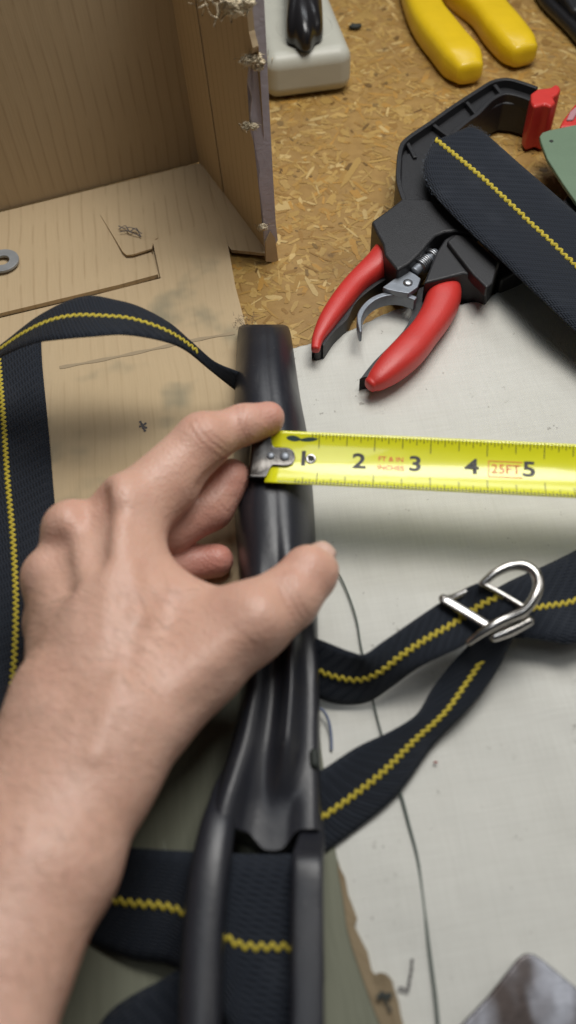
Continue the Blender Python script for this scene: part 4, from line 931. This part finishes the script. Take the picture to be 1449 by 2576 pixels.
    n = len(o.data.vertices); co_ = np.zeros(n*3); o.data.vertices.foreach_get('co', co_); Vw = co_.reshape(-1, 3)+np.array(org)
    fl_ = np.zeros(n)
    for nm, rad, amt in (('i_tip', .014, .75), ('i_dip', .013, .45), ('i_pip', .013, .45), ('m_tip', .015, .9), ('m_dip', .014, .6), ('r_tip', .03, 1.0), ('t_tip', .013, .45), ('t_mcp', .013, .5), ('i_mcp', .012, .35), ('m_mcp', .013, .4), ('r_mcp', .012, .45)):
        fl_ = np.maximum(fl_, amt*np.exp(-(np.linalg.norm(Vw-HJ[nm][0], axis=1)/rad)**2))
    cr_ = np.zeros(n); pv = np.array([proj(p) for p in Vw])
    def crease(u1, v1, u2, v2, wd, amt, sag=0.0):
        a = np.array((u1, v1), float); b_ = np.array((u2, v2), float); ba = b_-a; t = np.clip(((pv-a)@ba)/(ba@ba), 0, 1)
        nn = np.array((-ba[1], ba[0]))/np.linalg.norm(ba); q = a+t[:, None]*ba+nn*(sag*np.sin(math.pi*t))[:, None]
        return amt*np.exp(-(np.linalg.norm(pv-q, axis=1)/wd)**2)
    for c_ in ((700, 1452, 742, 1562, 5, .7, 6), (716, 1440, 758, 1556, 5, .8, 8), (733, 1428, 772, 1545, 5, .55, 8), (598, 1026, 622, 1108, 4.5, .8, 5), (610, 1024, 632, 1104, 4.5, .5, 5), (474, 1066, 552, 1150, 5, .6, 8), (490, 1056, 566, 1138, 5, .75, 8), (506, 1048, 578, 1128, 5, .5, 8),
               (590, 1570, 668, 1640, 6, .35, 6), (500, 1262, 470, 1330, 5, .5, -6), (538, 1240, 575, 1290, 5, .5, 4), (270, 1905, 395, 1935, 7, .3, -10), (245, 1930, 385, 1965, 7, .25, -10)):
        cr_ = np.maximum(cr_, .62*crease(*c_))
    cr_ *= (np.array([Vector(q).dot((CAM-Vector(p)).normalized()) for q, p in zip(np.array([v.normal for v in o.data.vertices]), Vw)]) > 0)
    ca_ = o.data.color_attributes.new('flush_crease_shade', 'FLOAT_COLOR', 'POINT'); arr = np.ones((n, 4), np.float32); arr[:, :3] = fl_[:, None]; arr[:, 1] = cr_; ca_.data.foreach_set('color', arr.ravel())
    tag(o, "bare left hand and forearm pinching the tape's end against the stock", 'person')
    # hairs on the back of hand and forearm
    nr = np.zeros(n*3); o.data.vertices.foreach_get('normal', nr); nr = nr.reshape(-1, 3)
    pj = np.array([proj(p) for p in Vw[::7]]); ii = np.arange(n)[::7]
    okm = (nr[::7, 2] > .25) & (pj[:, 1] > 1480) & (pj[:, 1] < 2600) & (pj[:, 0] > -60) & (pj[:, 0] < 520-(pj[:, 1]-1480)*.35)
    cand = ii[okm]; HV = []; HF = []
    if len(cand):
        for q in rng.choice(cand, min(1000, len(cand)), replace=False):
            p = Vector(Vw[q]); nn = Vector(nr[q]); dr = (Vector((-.75, .25, 0))+Vector((random.gauss(0, .3), random.gauss(0, .3), 0))); dr = (dr-nn*dr.dot(nn)).normalized()
            ln = random.uniform(.004, .009); sd = nn.cross(dr).normalized()*.000032
            pts = [p-nn*.0002, p+dr*ln*.4+nn*ln*.16, p+dr*ln*.75+nn*ln*.2, p+dr*ln+nn*ln*.16]; b0 = len(HV)
            for k, t_ in enumerate(pts): wq = 1-.28*k; HV += [t_+sd*wq, t_-sd*wq+nn*.00003]
            for k in range(3): HF.append((b0+2*k, b0+2*k+1, b0+2*k+3, b0+2*k+2))
        tag(mk('arm_hair', HV, HF, M['hair'], o), kind='stuff')
    return o
hd = hand()
def nail(c, axd, upd, ln, wd, name='fingernail'):
    axd = axd.normalized(); upd = (upd-axd*upd.dot(axd)).normalized(); sd = axd.cross(upd); V = []; F = []; nu, nv = 8, 8
    for i in range(nu+1):
        for k in range(nv+1):
            a = i/nu*2-1; b_ = k/nv*2-1; ww = wd*(1-.25*max(0, a)**3-.2*max(0, -a)**2)
            V.append(c+axd*a*ln+sd*b_*ww-upd*(b_*b_*wd*.45+a*a*ln*.10))
    for i in range(nu):
        for k in range(nv): q = i*(nv+1)+k; F.append((q, q+1, q+nv+2, q+nv+1))
    o = fixnormals(mk(name, V, F, M['nail'], hd)); md = o.modifiers.new('t', 'SOLIDIFY'); md.thickness = .0004; md.offset = 0; return o
ta = Vector(HJ['t_tip'][0])-Vector(HJ['t_ip'][0])
nail(Vector(HJ['t_tip'][0])+Vector((.0052, .0062, .0082)), ta, Vector((.42, .50, .72)), .0062, .0056)

# ------------------------------------------------------------------ plate at the lower right, threads and crumbs
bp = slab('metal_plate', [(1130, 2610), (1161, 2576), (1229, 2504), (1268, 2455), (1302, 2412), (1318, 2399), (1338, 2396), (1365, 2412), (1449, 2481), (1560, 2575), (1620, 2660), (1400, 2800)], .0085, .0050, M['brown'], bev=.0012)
tag(bp, 'browned steel plate corner on the cloth, pale reflections put into its colour', 'plate')
tag(tube('loose_thread', [P(u, v, .0034) for u, v in ((815, 1400), (850, 1440), (878, 1500), (897, 1560), (908, 1625), (925, 1700), (945, 1790), (970, 1880), (1006, 1990), (1030, 2080), (1050, 2160), (1064, 2260), (1076, 2360), (1088, 2450), (1098, 2530), (1106, 2620))], [.0004]*8+[.0006]*8, M['thread'], n=6, sub=6), 'long dark green thread running down the canvas under the straps', 'thread')
tag(tube('loose_thread', [P(u, v, z*.001) for u, v, z in ((800, 1780, 6), (815, 1790, 6), (827, 1815, 5), (833, 1850, 4), (834, 1885, 3.4))], .0006, M['bluethread'], n=6), 'short blue-grey thread beside the stock', 'thread')
def crumb(u, v, z, r, mt, name, label, cat, seed):
    b = bmesh.new(); bmesh.ops.create_icosphere(b, subdivisions=2, radius=r); rr = random.Random(seed); c_ = P(u, v, z)
    V = [c_+Vector((v_.co.x*1.5, v_.co.y*.8, v_.co.z*.6+r*.5))*(1)+v_.co*rr.uniform(-.25, .25) for v_ in b.verts]; F = [[x.index for x in f.verts] for f in b.faces]; b.free()
    tag(mk(name, V, F, mt), label, cat)
crumb(1095, 1918, .0026, .0006, M['redspeck'], 'red_crumb', 'tiny red crumb on the canvas below the straps', 'crumb', 1)
bsh = bvh(sh)
for pp in (((352, 1060), (360, 1070), (368, 1064)), ((356, 1066), (361, 1078), (366, 1086)), ((350, 1074), (360, 1073), (370, 1078))): stroke('dark_smudge', pp, .004, .0011, M['graphite'], sh, on=bsh)
crumb(893, 72, .0008, .0032, M['darkspeck'], 'dark_crumb', 'dark chip on the bench beside the power strip', 'crumb', 3)
